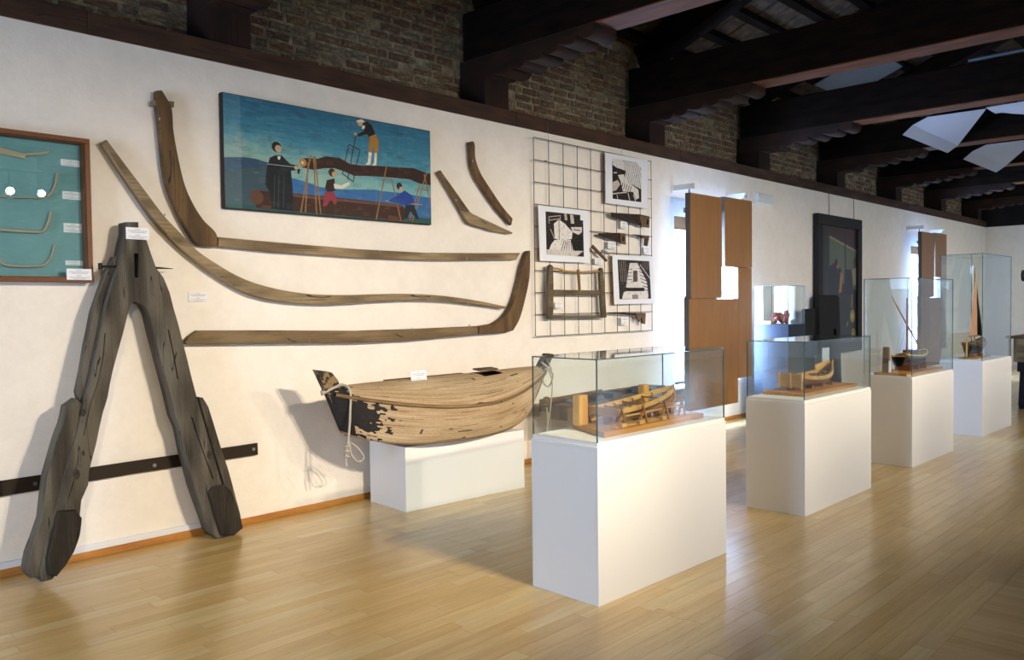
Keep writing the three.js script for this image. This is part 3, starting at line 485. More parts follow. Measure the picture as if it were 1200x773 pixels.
// ------------------------------------------------------------------ painting of shipwrights
{
  const z = 0.055, x0 = 2.752, x1 = 4.632, y0 = 2.243, y1 = 3.043;
  const t = thing('painting', 'blue naive painting of men sawing a long log, without a frame', 'painting', [(x0 + x1) / 2, y0, 0]);
  const tex = picture(x0, x1, y0, y1, z, 1600, ({ g, c, poly, line, disc }) => {
    const sky = g.createLinearGradient(0, 0, 0, c.height * 0.75); sky.addColorStop(0, '#1f5f7e'); sky.addColorStop(0.45, '#3b839a'); sky.addColorStop(1, '#7fb3ae'); g.fillStyle = sky; g.fillRect(0, 0, c.width, c.height);
    for (let i = 0; i < 900; i++) { g.globalAlpha = 0.08; g.fillStyle = ['#143f58', '#5aa2ae', '#2b6f8c'][i % 3]; const x = rnd() * c.width, y = rnd() * c.height * 0.6; g.beginPath(); g.ellipse(x, y, 30 + rnd() * 90, 2 + rnd() * 9, -0.12 + rnd() * 0.2, 0, 7); g.fill(); }
    g.globalAlpha = 1;
    for (let i = 0; i < 260; i++) { g.globalAlpha = 0.05; const u = rnd(), x = 262 + u * 150 + (rnd() - 0.5) * 40, y = 168 + u * 34 + (rnd() - 0.5) * 34; disc(x, y, 18 + rnd() * 40, rnd() < 0.6 ? '#c9c8a2' : '#9cc2b4'); }
    g.globalAlpha = 0.16; poly([[262, 155], [290, 165], [330, 180], [380, 190], [395, 210], [370, 230], [262, 190]], '#b7bf98'); poly([[262, 168], [300, 180], [330, 188], [330, 200], [262, 192]], '#cdc9a0'); poly([[380, 185], [430, 205], [470, 222], [490, 240], [400, 240], [360, 215]], '#b5d0b8'); g.globalAlpha = 1;
    poly([[261, 184], [285, 184], [300, 186], [316, 191], [322, 215], [262, 212]], '#2c4a66'); poly([[262, 202], [290, 196], [312, 195], [325, 240], [262, 244]], '#36505a');
    poly([[340, 208], [355, 212], [375, 219], [400, 222], [430, 222], [470, 226], [505, 232], [505, 262], [340, 246]], '#2f68a0'); poly([[400, 226], [440, 222], [505, 240], [505, 262], [400, 250]], '#34699c');
    poly([[262, 238], [505, 256], [505, 265], [262, 245]], '#24504c');
    // long log on the ground
    poly([[300, 223], [340, 226], [420, 234], [470, 240], [476, 246], [474, 258], [440, 256], [300, 243]], '#3a2219'); poly([[330, 226], [470, 240], [470, 243], [330, 229]], '#6a4430'); disc(301, 231, 44, '#5d3c2a'); poly([[306, 240], [318, 241], [317, 245], [306, 244]], '#553729'); poly([[455, 252], [467, 254], [466, 260], [455, 259]], '#5a3a28');
    // robed man
    poly([[316, 185], [322, 182], [330, 182], [340, 192], [349, 194], [349, 199], [341, 200], [343, 222], [344, 247], [330, 246], [319, 244], [316, 225], [311, 216], [312, 200]], '#11181c'); for (const x of [322, 327, 333]) line([[x, 205], [x - 1, 243]], '#4a575c', 3);
    disc(324, 172, 32, '#1a1512'); disc(326, 174, 22, '#c9a07a'); poly([[325, 183], [329, 183], [328, 187], [326, 187]], '#e6d9bd'); disc(347, 196.5, 13, '#c9a07a'); poly([[349, 198], [352, 198], [350.5, 204], [348.5, 203]], '#0b0d0f'); line([[313, 192], [345, 195.5]], '#a9b4b0', 4);
    // raised log
    poly([[352, 186], [360, 185], [372, 186], [382, 183], [398, 185], [410, 192], [424, 194], [440, 194], [465, 196], [485, 197], [498, 202], [505, 204], [505, 217], [492, 215], [480, 210], [460, 208], [430, 206], [415, 206], [404, 201], [392, 197], [380, 197], [368, 199], [354, 196]], '#32190f'); disc(355, 190.5, 26, '#b3804a'); disc(354.5, 190.5, 9, '#e6cfa2');
    // trestles
    const wood = '#8d6a42'; for (const L of [[[364, 182], [352.5, 249]], [[367.5, 183], [371, 251]], [[369, 183], [376, 251]], [[361, 190], [358, 249]], [[453, 194], [441, 257]], [[459, 210], [470, 259]], [[500, 202], [483, 260]], [[492, 216], [480, 258]], [[497, 204], [505, 240]]]) line(L, wood, 10);
    line([[449, 210], [461, 211]], wood, 7); line([[490, 220], [503, 224]], wood, 7); line([[452, 235], [495, 240]], '#b08a56', 7);
    // sawyer on the log
    poly([[422, 146], [430, 142], [436, 147], [440, 158], [434, 163], [430, 157], [420, 160], [419, 157], [427, 153]], '#17120f'); disc(422, 144, 22, '#c79a72'); poly([[417, 141.5], [424, 139.5], [428, 143], [419, 143.5]], '#e2dcc6'); poly([[424.5, 147], [428, 147], [427, 151], [424, 151]], '#e6ddc8'); disc(416.5, 157.5, 12, '#c79a72');
    poly([[433, 160], [440, 157], [444, 166], [443, 179], [439, 179], [438, 170], [436, 179], [432, 178]], '#a9792a'); poly([[432, 178], [436, 179], [434, 193], [428, 193], [431, 190]], '#e4dcc4'); poly([[438.5, 179], [442, 179], [441, 194], [436, 194], [438.5, 190]], '#e4dcc4');
    for (const L of [[[409, 169], [404, 190]], [[422, 176], [415, 203]], [[409, 169], [422.5, 176]], [[401, 203], [414, 213]], [[417, 158], [407.5, 210]], [[405, 195], [401, 203]], [[416, 200], [414, 213]]]) line(L, '#33211a', 7);
    // boy pulling below
    disc(389, 202, 26, '#3a2416'); disc(391.5, 204, 18, '#c79a72'); poly([[383, 211], [392, 209], [393, 223], [384, 226], [381, 220]], '#2c1f17'); poly([[391, 215], [400, 217], [409, 213], [410, 216], [402, 221], [392, 221]], '#ddd3bb'); poly([[381, 224], [392, 225], [395, 237], [392, 240], [388, 233], [383, 241], [378, 242]], '#8c3440'); poly([[379, 242], [382.5, 242], [381, 250], [376, 250]], '#3c2b20'); poly([[391, 240], [394.5, 239], [395, 251], [391, 251]], '#3c2b20');
    // man in blue
    disc(468, 218, 25, '#1d1512'); disc(470, 221.5, 17, '#c79a72'); poly([[467, 228], [474, 223], [483, 229], [486, 238], [474, 240], [463, 237], [455, 235.5]], '#1d3f8c'); poly([[475, 240], [485, 240], [491, 256], [488, 257], [481, 247], [477, 256], [474, 256]], '#1c2126');
    for (let i = 0; i < 2600; i++) { g.globalAlpha = 0.03 + 0.06 * rnd(); g.fillStyle = rnd() < 0.6 ? '#0a1418' : '#cfd6c6'; const x = rnd() * c.width, y = rnd() * c.height, q = 10 + rnd() * 60; g.fillRect(x, y, rnd() < 0.7 ? q : 1.5, rnd() < 0.7 ? 1.5 : q * 0.5); }
    g.globalAlpha = 0.16; poly([[261, 108], [281, 112], [284, 244], [263, 244]], '#cfd8d6'); g.globalAlpha = 0.12; line([[441, 140], [441, 262]], '#dfe9e6', 4); line([[468, 145], [468, 262]], '#dfe9e6', 4); g.globalAlpha = 1;
  }, '#2f7590');
  partW(t, 'stretcher', bx(x0, x1, y0, y1, 0.004, z - 0.003, 'x', 0.004), std({ color: '#2a2018', roughness: 0.8 }));
  partW(t, 'canvas', rectUV(new THREE.BoxGeometry(x1 - x0 - 0.012, y1 - y0 - 0.012, 0.003).translate((x0 + x1) / 2, (y0 + y1) / 2, z - 0.0015), x0, x1, y0, y1), std({ map: tex, roughness: 0.75, bumpMap: sizeTex(T.grain, 0.25, 0.4), bumpScale: 0.0012 }));
}
single('wall_caption', 'small white caption card on the wall under the curved rib timber', 'caption', captionGeo(221, 342, 243.5, 353.5, 0.008, 0.006), M.caption);

// ------------------------------------------------------------------ flat iron bar behind the forked timber
{
  const t = thing('iron_bar', 'dark flat iron bar with screw holes fixed low on the wall', 'iron bar', [1.6, 0.47, 0]);
  const s = slab([[0, 563.5], [150, 541], [302, 518.8], [302.5, 532.5], [150, 556], [0, 582]], 0.03, 0.012, 0.002);
  partW(t, 'bar', merge([s, bx(0.8, 1.36, 0.475, 0.565, 0.018, 0.03)]), M.iron);
  for (const [x, y] of [[41, 566.5], [181, 545], [297, 526]]) { const p = on(x, y, 'z', 0.03); partW(t, 'screw', rod([p.x, p.y, 0.03], [p.x, p.y, 0.035], 0.012, 12), M.steel); }
}

// ------------------------------------------------------------------ forked timber leaning on the wall
{
  const t = thing('forked_timber', 'big weathered grey forked timber standing on two legs against the wall', 'forked timber', [2.1, 0, 0.25]);
  const zAt = (X, Y) => 0.652 - 0.168 * X - 0.059 * Y;        // the slightly turned, leaning front face
  const onF = (px, py) => { const d = on(px, py, 'z', 0.2).sub(CAM); // intersect with the leaning plane
    const k = (0.652 - 0.168 * CAM.x - 0.059 * CAM.y - CAM.z) / (d.z + 0.168 * d.x + 0.059 * d.y); return CAM.clone().addScaledVector(d, k); };
  function chunk(px, th, proud = 0, bev = 0.012, hole, rough = 0.006, s = 1) {
    const pts = px.map(([x, y]) => onF(x, y)); const sh = shapeOf(pts); if (hole) for (const h of hole) sh.holes.push(shapeOf(h.map(([x, y]) => onF(x, y))));
    const g = new THREE.ExtrudeGeometry(sh, { depth: th - bev * 2 + proud, steps: 2, bevelEnabled: true, bevelThickness: bev, bevelSize: bev, bevelOffset: -bev, bevelSegments: 2 });
    const p = g.attributes.position;
    for (let i = 0; i < p.count; i++) { const X = p.getX(i), Y = p.getY(i), Z = p.getZ(i) - th + bev; const n = (pn(X * 14 + 50, Y * 5 + 50, 999, 999, s) - 0.5) * rough * 2, n2 = (pn(X * 30 + 9, Y * 9 + Z * 12 + 30, 999, 999, s + 3) - 0.5) * rough * 1.6; p.setXYZ(i, X + n, Math.max(Y, 0.001), Z + zAt(X, Y) + n2); }
    const q = metric(g, 'y'); q.computeVertexNormals(); return toCreasedNormals(q, 0.6);
  }
  const dense = (pts, k = 3) => { const o = []; pts.forEach((a, i) => { const b = pts[(i + 1) % pts.length]; for (let j = 0; j < k; j++) o.push([a[0] + (b[0] - a[0]) * j / k, a[1] + (b[1] - a[1]) * j / k]); }); return o; };
  const checks = [[[123.5, 389], [121.5, 416], [114.5, 447], [105.5, 476], [98, 512]], [[92, 532], [87, 560], [79.5, 585]], [[224.5, 487], [231.5, 511], [240.5, 537], [250.5, 562]], [[197, 385], [203, 415], [208.5, 445]]];   // long drying checks, cut into the timber
  const checkLine = (c, w) => [...c.map(([x, y]) => [x + w / 2, y]), ...c.slice().reverse().map(([x, y]) => [x - w / 2, y])];
  partW(t, 'fork', chunk(dense([[147.5, 260], [162.9, 260], [163, 271], [168, 274], [172.5, 282], [183.8, 313.7], [192, 325], [199.4, 343.2], [209, 377], [219, 418], [230.8, 464.5], [247, 520], [262, 572], [276, 618], [270, 629.5], [255.3, 631], [247, 623], [240, 604.5], [228.5, 569.6], [218, 532.3], [212, 502], [205.2, 488], [199.4, 462], [188.7, 422], [182, 396], [174.5, 367], [169, 357], [160, 352.8], [155, 355.5], [151.5, 364], [143.5, 393], [133.8, 431.6], [126, 464.6], [121, 482], [112.5, 520], [105.4, 552], [104.6, 568], [96.3, 586], [94, 610], [86, 636], [74, 662], [62, 679], [50, 682], [46, 672], [52, 640], [66, 590], [80, 540], [92, 500], [105, 450], [114, 408], [124, 360], [133.4, 324.5], [139.5, 312], [144.3, 284], [147, 273]], 2), 0.13, 0, 0.007, [[[156.3, 295.5], [163.8, 295.5], [163.8, 326.5], [157.3, 326.5]], ...checks.map((c) => checkLine(c, 3.6))], 0.004, 3), M.greyWood);
  partW(t, 'slot_back', chunk([[154, 294], [166, 294], [166, 328], [154, 328]], 0.12, -0.08, 0.004, null, 0, 4).translate(0, 0, -0.005), M.greyWood);
  partW(t, 'side_cheek', chunk(dense([[139, 300], [145, 300], [137, 330], [124, 375], [112, 430], [103, 470], [96, 470], [94, 460], [104.7, 404.4], [113, 366], [128, 322]], 2), 0.10, -0.02, 0.01, null, 0.006, 9).translate(0, 0, -0.035), M.greyWood);
  partW(t, 'side_cheek', chunk(dense([[93, 467], [99, 474], [92, 505], [80, 545], [68, 592], [54, 645], [47, 676], [37, 678.4], [31.6, 672], [35.7, 650], [48.5, 608], [57, 557], [67, 520], [74.6, 497], [80, 476]], 2), 0.11, 0, 0.012, null, 0.008, 10).translate(0, 0, -0.012), M.greyWood);
  partW(t, 'repair_block', chunk(dense([[67, 598], [90, 596], [95.5, 606], [91, 626], [84, 646], [75, 662], [63, 675], [54, 672], [52, 655], [58, 625]], 3), 0.09, 0.035, 0.018, null, 0.012, 12), woodMat(T.grey, { color: '#a39c92', roughness: 0.95, bumpScale: 0.004 }));
  partW(t, 'cleat', chunk(dense([[233, 465], [238.5, 466], [245, 476.5], [252, 499], [260, 525.3], [273.9, 569.6], [281.8, 601], [284.4, 618.5], [279, 620], [272, 600], [258, 552], [244, 502]], 2), 0.11, 0, 0.008, null, 0.004, 14), M.greyWood);
  partW(t, 'repair_block', chunk(dense([[241, 577], [247, 570], [262, 567], [271, 575], [279, 600], [283, 618], [271, 627], [258, 626], [249, 600]], 3), 0.09, 0.035, 0.018, null, 0.012, 15), woodMat(T.grey, { color: '#a39c92', roughness: 0.95, bumpScale: 0.004 }));
  const P = (x, y, dz) => { const q = onF(x, y); return [q.x, q.y, q.z + dz]; };
  partW(t, 'iron_bolt', merge([rod(P(121, 311.5, -0.05), P(141, 312, -0.05), 0.007), rod(P(121, 307.8, -0.05), P(121.3, 315, -0.05), 0.012)]), M.ironBlack);
  partW(t, 'iron_spike', rod(P(181, 313, -0.05), P(206.5, 314.4, -0.05), 0.009, 6, 0.002), M.ironBlack);
  for (const [x, y, r] of [[89, 556, 0.022], [97, 531, 0.012], [245, 533, 0.02], [259, 586, 0.02], [97, 483, 0.016]]) { const q = onF(x, y); partW(t, 'knot', new THREE.SphereGeometry(r, 10, 6).scale(1, 1.5, 0.35).translate(q.x, q.y, q.z), woodMat(T.grey, { color: '#8c8478' })); }
  const a = onF(146.5, 266), b = onF(172.5, 281.5);
  partW(t, 'caption', rectUV(new THREE.BoxGeometry(b.x - a.x, a.y - b.y, 0.004).translate((a.x + b.x) / 2, (a.y + b.y) / 2, a.z + 0.012), a.x, b.x, b.y, a.y), M.caption);
}

// ------------------------------------------------------------------ decked boat on its plinth
{
  const a = -0.075, w = 1.211, d = 0.498, h = 0.491, t = thing('boat_plinth', 'low white plinth under the weathered wooden boat', 'plinth', [3.861, 0, 0.611], a);
  part(t, 'body', bx(0, w, 0, h - 0.02, -d, 0, 'x', 0.003), M.whitePaint); part(t, 'top_panel', bx(0, w, h - 0.02, h, -d, 0, 'x', 0.002), M.whitePaint);
}
{
  const t = thing('wooden_boat', 'weathered wooden decked boat with black painted ends on a low white plinth', 'boat', [4.42, 0.5135, 0.43], 0.0); t.rotation.x = 0.11;
  // stations along the keel: s in 0..1, x local
  const X0 = -1.08, X1 = 1.08, zc = 0;
  const half = (s) => 0.385 * Math.pow(Math.max(0, Math.sin(Math.PI * Math.min(1, Math.max(0, s)))), 0.72) + 0.006;
  const gun = (s) => 0.305 + 0.62 * Math.pow(Math.abs(s - 0.5), 2.0) * (s < 0.5 ? 0.82 : 0.95);
  const keel = (s) => 0.0 + 1.35 * Math.pow(Math.abs(s - 0.5), 3.6) * (s < 0.5 ? 1.2 : 1.35);
  const xs = (s, v) => { const r = s < 0.5 ? -1 : 1, e = Math.pow(Math.abs(s - 0.5) * 2, 3); return X0 + (X1 - X0) * s + r * e * (v * 0.15 - 0.06); };
  const N = 48, V = 14;
  const hull = { p: [], uv: [], i: [] };
  for (const side of [1, -1]) {
    const base = hull.p.length / 3;
    for (let i = 0; i <= N; i++) for (let j = 0; j <= V; j++) {
      const s = i / N, v = j / V, hb = half(s);
      let b, y; if (v < 0.28) { b = hb * 0.78 * (v / 0.28); y = keel(s) + 0.015 * (v / 0.28); } else { const q = (v - 0.28) / 0.72; b = hb * (0.78 + 0.22 * Math.sin(q * Math.PI / 2)); y = keel(s) + 0.015 + (gun(s) - keel(s) - 0.015) * q; }
      hull.p.push(xs(s, (y - keel(s)) / (gun(s) - keel(s) + 1e-6)), y, zc + side * b); hull.uv.push(s, v);
    }
    for (let i = 0; i < N; i++) for (let j = 0; j < V; j++) { const q = base + i * (V + 1) + j, f = [q, q + V + 1, q + V + 2, q, q + V + 2, q + 1]; hull.i.push(...(side > 0 ? f : f.reverse())); }
  }
  const mk = (o) => { const g = new THREE.BufferGeometry(); g.setAttribute('position', new THREE.Float32BufferAttribute(o.p, 3)); g.setAttribute('uv', new THREE.Float32BufferAttribute(o.uv, 2)); g.setIndex(o.i); g.computeVertexNormals(); return g; };
  // bare timber with tar-black paint flaking off at both ends, checks and knots
  const paint = (seedN, deck) => dataTex(1024, 512, (u, v) => {
    const w = pn(u * 4, v * 6, 4, 6, seedN) * 0.6, g = 0.5 * pn(u * 10, v * 90 + w, 10, 90, seedN + 1) + 0.3 * pn(u * 6, v * 8, 6, 8, seedN + 2) + 0.2 * pn(u * 200, v * 100, 200, 100, seedN + 3);
    let c = mixc([214, 192, 156], [164, 136, 100], Math.min(1, Math.max(0, (g - 0.2) * 1.5)));
    const k = Math.abs((v * 7 + 0.35 * pn(u * 5, v * 7, 5, 7, seedN + 5)) % 1 - 0.5), on_ = pn(u * 16, Math.floor(v * 7), 16, 8, seedN + 6);
    if (k < 0.022 && on_ > 0.56) c = mixc(c, [30, 22, 14], 0.8);
    const q = pn(u * 26, v * 14, 26, 14, seedN + 7); if (q > 0.93) c = mixc(c, [52, 36, 22], 0.7);
    const e = Math.min(u, 1 - u), n = 0.55 * pn(u * 30, v * 10, 30, 10, seedN + 8) + 0.45 * pn(u * 90, v * 30, 90, 30, seedN + 9); const lim = deck ? (u < 0.5 ? 0.07 : 0.05) : (u < 0.5 ? 0.165 : 0.06);
    const low = u < 0.5 ? 0.28 : 0.0;
    if (e < lim * (0.35 + 1.0 * n) && v > low * (0.6 + n) && (n > 0.33 || e < lim * 0.3)) c = mixc([22, 21, 20], [52, 48, 44], n);
    return c;
  });
  part(t, 'hull', mk(hull), std({ map: paint(81, false), roughness: 0.85, bumpMap: sizeTex(T.grain, 0.1, 0.4), bumpScale: 0.002, side: THREE.DoubleSide }));
  // cambered deck
  const dk = { p: [], uv: [], i: [] }, DV = 16, crown = (s) => 0.15 * Math.pow(Math.sin(Math.PI * Math.min(0.97, Math.max(0.03, s))), 0.6);
  for (let i = 0; i <= N; i++) for (let j = 0; j <= DV; j++) { const s = i / N, v = j / DV * 2 - 1; dk.p.push(xs(s, 1), gun(s) + 0.012 + crown(s) * (1 - v * v), zc + v * half(s) * 1.0); dk.uv.push(s, (v + 1) / 2); }
  for (let i = 0; i < N; i++) for (let j = 0; j < DV; j++) { const q = i * (DV + 1) + j; if (i >= 31 && i <= 35 && j >= 6 && j <= 9) continue; dk.i.push(q, q + 1, q + DV + 2, q, q + DV + 2, q + DV + 1); }
  part(t, 'deck', mk(dk), std({ map: paint(91, true), roughness: 0.85, bumpMap: sizeTex(T.grain, 0.1, 0.4), bumpScale: 0.002, side: THREE.DoubleSide }));
  for (const side of [1, -1]) { const pts = []; for (let i = 1; i < N; i++) { const s = i / N; pts.push([xs(s, 1), gun(s) + 0.004, zc + side * (half(s) + 0.005)]); } part(t, 'rubbing_strake', metric(tube(pts, 0.014, 60, 6)), woodMat(T.old, { color: '#f0dcc0' })); }
  { const pts = []; for (let i = 4; i <= N - 4; i++) { const s = i / N; pts.push([xs(s, 0), keel(s) + 0.006, zc]); } }
  const dy = (s, z) => gun(s) + 0.012 + crown(s) * (1 - (z / half(s)) ** 2);
  // hatch cut through the deck, its broken lid beside it
  const hs = 0.70, hx = xs(hs, 1), hz = -0.02;
  const hc = part(t, 'hatch_lid', bx(hx - 0.02, hx + 0.2, 0, 0.012, hz - 0.11, hz - 0.02).translate(0, dy(hs, hz) - 0.002, -0.03), woodMat(T.old, { color: '#b0a48e' }));
  part(t, 'deck_plank', bx(-0.5, 0.32, 0, 0.012, -0.2, -0.09).translate(0, 0.305 + 0.128, 0), woodMat(T.old, { color: '#efdcbc' }));
  // stem and stern posts
  const post = (r, m) => { const s = shapeOf((r < 0 ? [[-1.255, 0.60], [-1.13, 0.575], [-1.08, 0.52], [-1.03, 0.42], [-0.95, 0.20], [-0.90, 0.10], [-0.96, 0.10], [-1.02, 0.2], [-1.14, 0.40]] : [[1.245, 0.585], [1.16, 0.59], [1.10, 0.52], [1.04, 0.42], [0.98, 0.22], [0.93, 0.12], [0.99, 0.13], [1.06, 0.22], [1.16, 0.42]]).map(([x, y]) => new THREE.Vector2(x, y))); return metric(new THREE.ExtrudeGeometry(s, { depth: 0.045, bevelEnabled: true, bevelThickness: 0.006, bevelSize: 0.005, bevelSegments: 1 }).translate(0, 0, -0.0225), 'y'); };
  const tar = dataTex(128, 128, (u, v) => { const n = pn(u * 8, v * 8, 8, 8, 95) * 0.6 + pn(u * 30, v * 30, 30, 30, 96) * 0.4; return n > 0.46 ? mixc([26, 24, 23], [56, 52, 46], n) : mixc([150, 124, 84], [110, 88, 58], n); });
  part(t, 'stem_post', post(-1), std({ map: sizeTex(tar, 0.35, 0.35), roughness: 0.85 })); part(t, 'stern_post', post(1), std({ map: sizeTex(tar, 0.5, 0.5), color: '#9a958c', roughness: 0.8 }));
  // ropes
  const rope = (name, pts, r = 0.008) => part(t, name, tube(pts, r, 70, 6), M.rope);
  rope('bow_rope', [[-1.14, 0.46, 0.03], [-1.19, 0.44, 0], [-1.15, 0.45, -0.035], [-1.05, 0.48, 0.01], [-1.13, 0.47, 0.04], [-1.19, 0.425, 0.0], [-1.06, 0.49, 0.035], [-1.03, 0.47, 0.10], [-1.03, 0.3, 0.125], [-1.035, 0.1, 0.125], [-1.045, -0.03, 0.12], [-1.035, -0.09, 0.12]], 0.009);
  rope('bow_rope_loop', [[-1.03, 0.10, 0.125], [-1.0, -0.02, 0.14], [-0.95, -0.06, 0.15], [-0.91, -0.04, 0.15], [-0.95, 0.03, 0.14], [-1.02, 0.09, 0.13]], 0.006);
  for (let k = 0; k < 3; k++) part(t, 'rope_knot', new THREE.TorusGeometry(0.014, 0.008, 6, 12).rotateX(Math.PI / 2).translate(-1.04, 0.06 - k * 0.035, 0.123), M.rope);
  rope('stern_rope', [[1.14, 0.50, 0.03], [1.19, 0.47, 0], [1.14, 0.5, -0.035], [1.10, 0.52, 0.02], [1.16, 0.47, 0.05], [1.22, 0.40, 0.06], [1.19, 0.30, 0.05], [1.11, 0.34, 0.05], [1.12, 0.46, 0.045], [1.20, 0.44, 0.055], [1.17, 0.52, 0.04]], 0.008);
  rope('stern_rope_tail', [[1.14, 0.5, 0.04], [1.2, 0.36, 0.07], [1.2, 0.15, 0.08], [1.17, -0.05, 0.085], [1.13, -0.25, 0.085]], 0.006);
  part(t, 'caption', rectUV(new THREE.BoxGeometry(0.155, 0.09, 0.003), -0.0775, 0.0775, -0.045, 0.045).rotateX(-0.3).translate(-0.33, 0.495, 0.02), M.caption);
}

// ------------------------------------------------------------------ tool grid with photographs and saws
{
  const z = 0.04, x0 = 5.955, x1 = 7.955, y0 = 1.238, y1 = 3.172, t = thing('wire_grid', 'black wire grid hung on the wall for old photographs and saws', 'wire grid', [(x0 + x1) / 2, y0, z]);
  for (let i = 0; i < 10; i++) { const x = x0 + (x1 - x0) * i / 9; partW(t, 'vertical_wire', rod([x, y0, z], [x, y1, z], 0.0042, 6), M.wire); }
  for (let j = 0; j < 10; j++) { const y = y0 + (y1 - y0) * j / 9; partW(t, 'horizontal_wire', rod([x0, y, z + 0.007], [x1, y, z + 0.007], 0.0042, 6), M.wire); }
  for (const x of [6.18, 7.4]) { partW(t, 'hanging_wire', rod([x, y1, z], [x, 3.36, 0.022], 0.0018, 5), M.steel); }
  for (const [x, y] of [[x0 + 0.2, y0 + 0.2], [x1 - 0.2, y0 + 0.2], [x0 + 0.2, y1 - 0.2], [x1 - 0.2, y1 - 0.2]]) partW(t, 'wall_spacer', rod([x, y, 0], [x, y, z - 0.003], 0.004, 8), M.wire);
  const zp = 0.066;
  function print(label, quad, inner, draw) {
    const Q = quad.map(([x, y]) => on(x, y, 'z', zp)), xs = Q.map((q) => q.x), ys = Q.map((q) => q.y), a = Math.min(...xs), b = Math.max(...xs), c = Math.min(...ys), d = Math.max(...ys);
    const o = thing('photograph', label, 'photograph', [(a + b) / 2, c, zp - 0.012]);
    const tex = picture(a, b, c, d, zp, 512, (k) => { k.g.save(); k.g.beginPath(); inner.forEach(([x, y], i) => { const p = k.P(x, y); i ? k.g.lineTo(...p) : k.g.moveTo(...p); }); k.g.closePath(); k.g.clip(); k.poly(inner, '#15110f'); draw(k); for (let i = 0; i < 1400; i++) { k.g.globalAlpha = 0.08 + 0.16 * rnd(); k.g.fillStyle = ['#0d0a09', '#5a514a', '#a0978e', '#e4ddd6'][Math.floor(rnd() * 4)]; k.g.fillRect(rnd() * k.c.width, rnd() * k.c.height, 2 + rnd() * 7, 2 + rnd() * 12); } k.g.globalAlpha = 1; k.g.restore(); }, '#e9ecf2');
    partW(o, 'mount', slab(quad, zp - 0.002, 0.006, 0), std({ color: '#c9a878', roughness: 0.8 }));
    partW(o, 'print', rectUV(slab(quad, zp, 0.0018, 0), a, b, c, d), std({ map: tex, roughness: 0.9 }));
  }
  print('black and white photograph of a worker beside curved hull planks', [[709.2, 178.5], [759.4, 187.8], [758.9, 244.5], [709.8, 237.8]], [[717.3, 186], [728, 187], [746, 190.5], [751.3, 197], [751.5, 236.8], [718, 232.6]], ({ poly, line }) => {
    poly([[717, 184], [752, 190], [752, 238], [717, 234]], '#16110f'); poly([[717, 184], [722, 186], [730, 187], [752, 192], [752, 222], [742, 217], [732, 212], [733, 200], [722, 196], [718, 193]], '#dedbd8');
    for (let i = 0; i < 9; i++) line([[731 + i * 2.2, 187 + i * 0.4], [733 + i * 2.6, 200 + i], [739 + i * 2, 222]], '#231d1a', 4); poly([[718, 213], [724, 211], [727, 216], [722, 223], [718, 224]], '#c8b9ac'); poly([[724, 205], [731, 204], [733, 212], [741, 217], [748, 222], [749, 232], [745, 234], [742, 225], [730, 224], [727, 212]], '#e0dcd6'); for (let i = 0; i < 5; i++) line([[730 + i * 2.5, 214 + i], [728 + i * 2.5, 221 + i]], '#1b1512', 7);
    poly([[719, 201.5], [723, 201.5], [723, 203], [719, 203]], '#dedad5'); line([[718, 227], [735, 225]], '#cfc6bc', 9); line([[736, 226], [738, 235]], '#cfc6bc', 10); line([[723, 228], [724, 233]], '#cfc6bc', 8); line([[742, 228], [745, 236]], '#cfc6bc', 8);
  });
  print('black and white photograph of a boat hull seen from its bow', [[630.7, 240.2], [690.2, 247.2], [690.7, 308], [632.8, 305.4]], [[639.3, 247.6], [680, 251.8], [680, 258], [683.3, 258.3], [684.2, 300.7], [640.5, 298]], ({ poly, line }) => {
    poly([[639, 247], [685, 251], [685, 302], [639, 299]], '#221a17'); poly([[649, 262], [655, 257], [662, 262], [671, 272], [670, 280], [656, 282], [650, 279]], '#e4dfda'); line([[655, 256], [655.5, 296]], '#463a33', 5); poly([[650, 281], [669, 281], [672, 295], [664, 297], [642, 296], [646, 286]], '#e2ddd8');
    for (let i = 0; i < 6; i++) line([[661 + i * 2, 282], [657 + i * 3.3, 297]], '#2a211d', 6); poly([[640, 292], [684, 294], [676, 300], [640, 299]], '#cfc9c3'); poly([[669, 266], [682, 266], [682, 272], [678, 275], [671, 272]], '#d9d4ce'); line([[672, 269], [680, 270]], '#3a2f29', 6); for (const L of [[[643, 254], [657, 252.5]], [[643, 258], [657, 256]], [[643, 254], [643.5, 262]], [[656.5, 252], [656.5, 259]]]) line(L, '#b5aaa0', 6); poly([[661, 250], [664, 250], [665, 258], [662, 258]], '#b9aea3'); poly([[668, 251], [672, 252], [673, 262], [669, 262]], '#cabfb4'); line([[645, 268], [650, 280]], '#a3988d', 9); poly([[670, 280], [683, 276], [684, 292], [674, 294]], '#110d0c');
  });
  print('black and white photograph of an open hull under construction', [[717.5, 298.4], [764.7, 300.3], [767.3, 355.3], [720, 356.6]], [[723.7, 304], [760.8, 306], [763, 349.8], [726, 350.5]], ({ poly, line }) => {
    poly([[723, 303], [762, 305], [764, 351], [725, 351]], '#2b2320'); poly([[738, 308], [747, 308], [758, 330], [760, 348], [732, 348], [735, 326]], '#dcd8d3'); poly([[742, 317], [747, 317], [747, 330], [742, 330]], '#4e443d'); for (let i = 0; i < 7; i++) { line([[748 + i * 0.8, 314 + i * 4], [757 + i, 318 + i * 4]], '#2a211d', 5); line([[734 - i * 0.5, 316 + i * 4], [741, 315 + i * 4]], '#4a403a', 4); } poly([[736, 331], [753, 331], [754, 336], [734, 336]], '#dedad5'); poly([[733, 337], [755, 337], [755, 341], [733, 341]], '#0f0b0a'); poly([[731, 342], [757, 341], [760, 350], [729, 350]], '#dfdbd6'); poly([[741, 345], [748, 345], [748, 350], [741, 350]], '#8f857c');
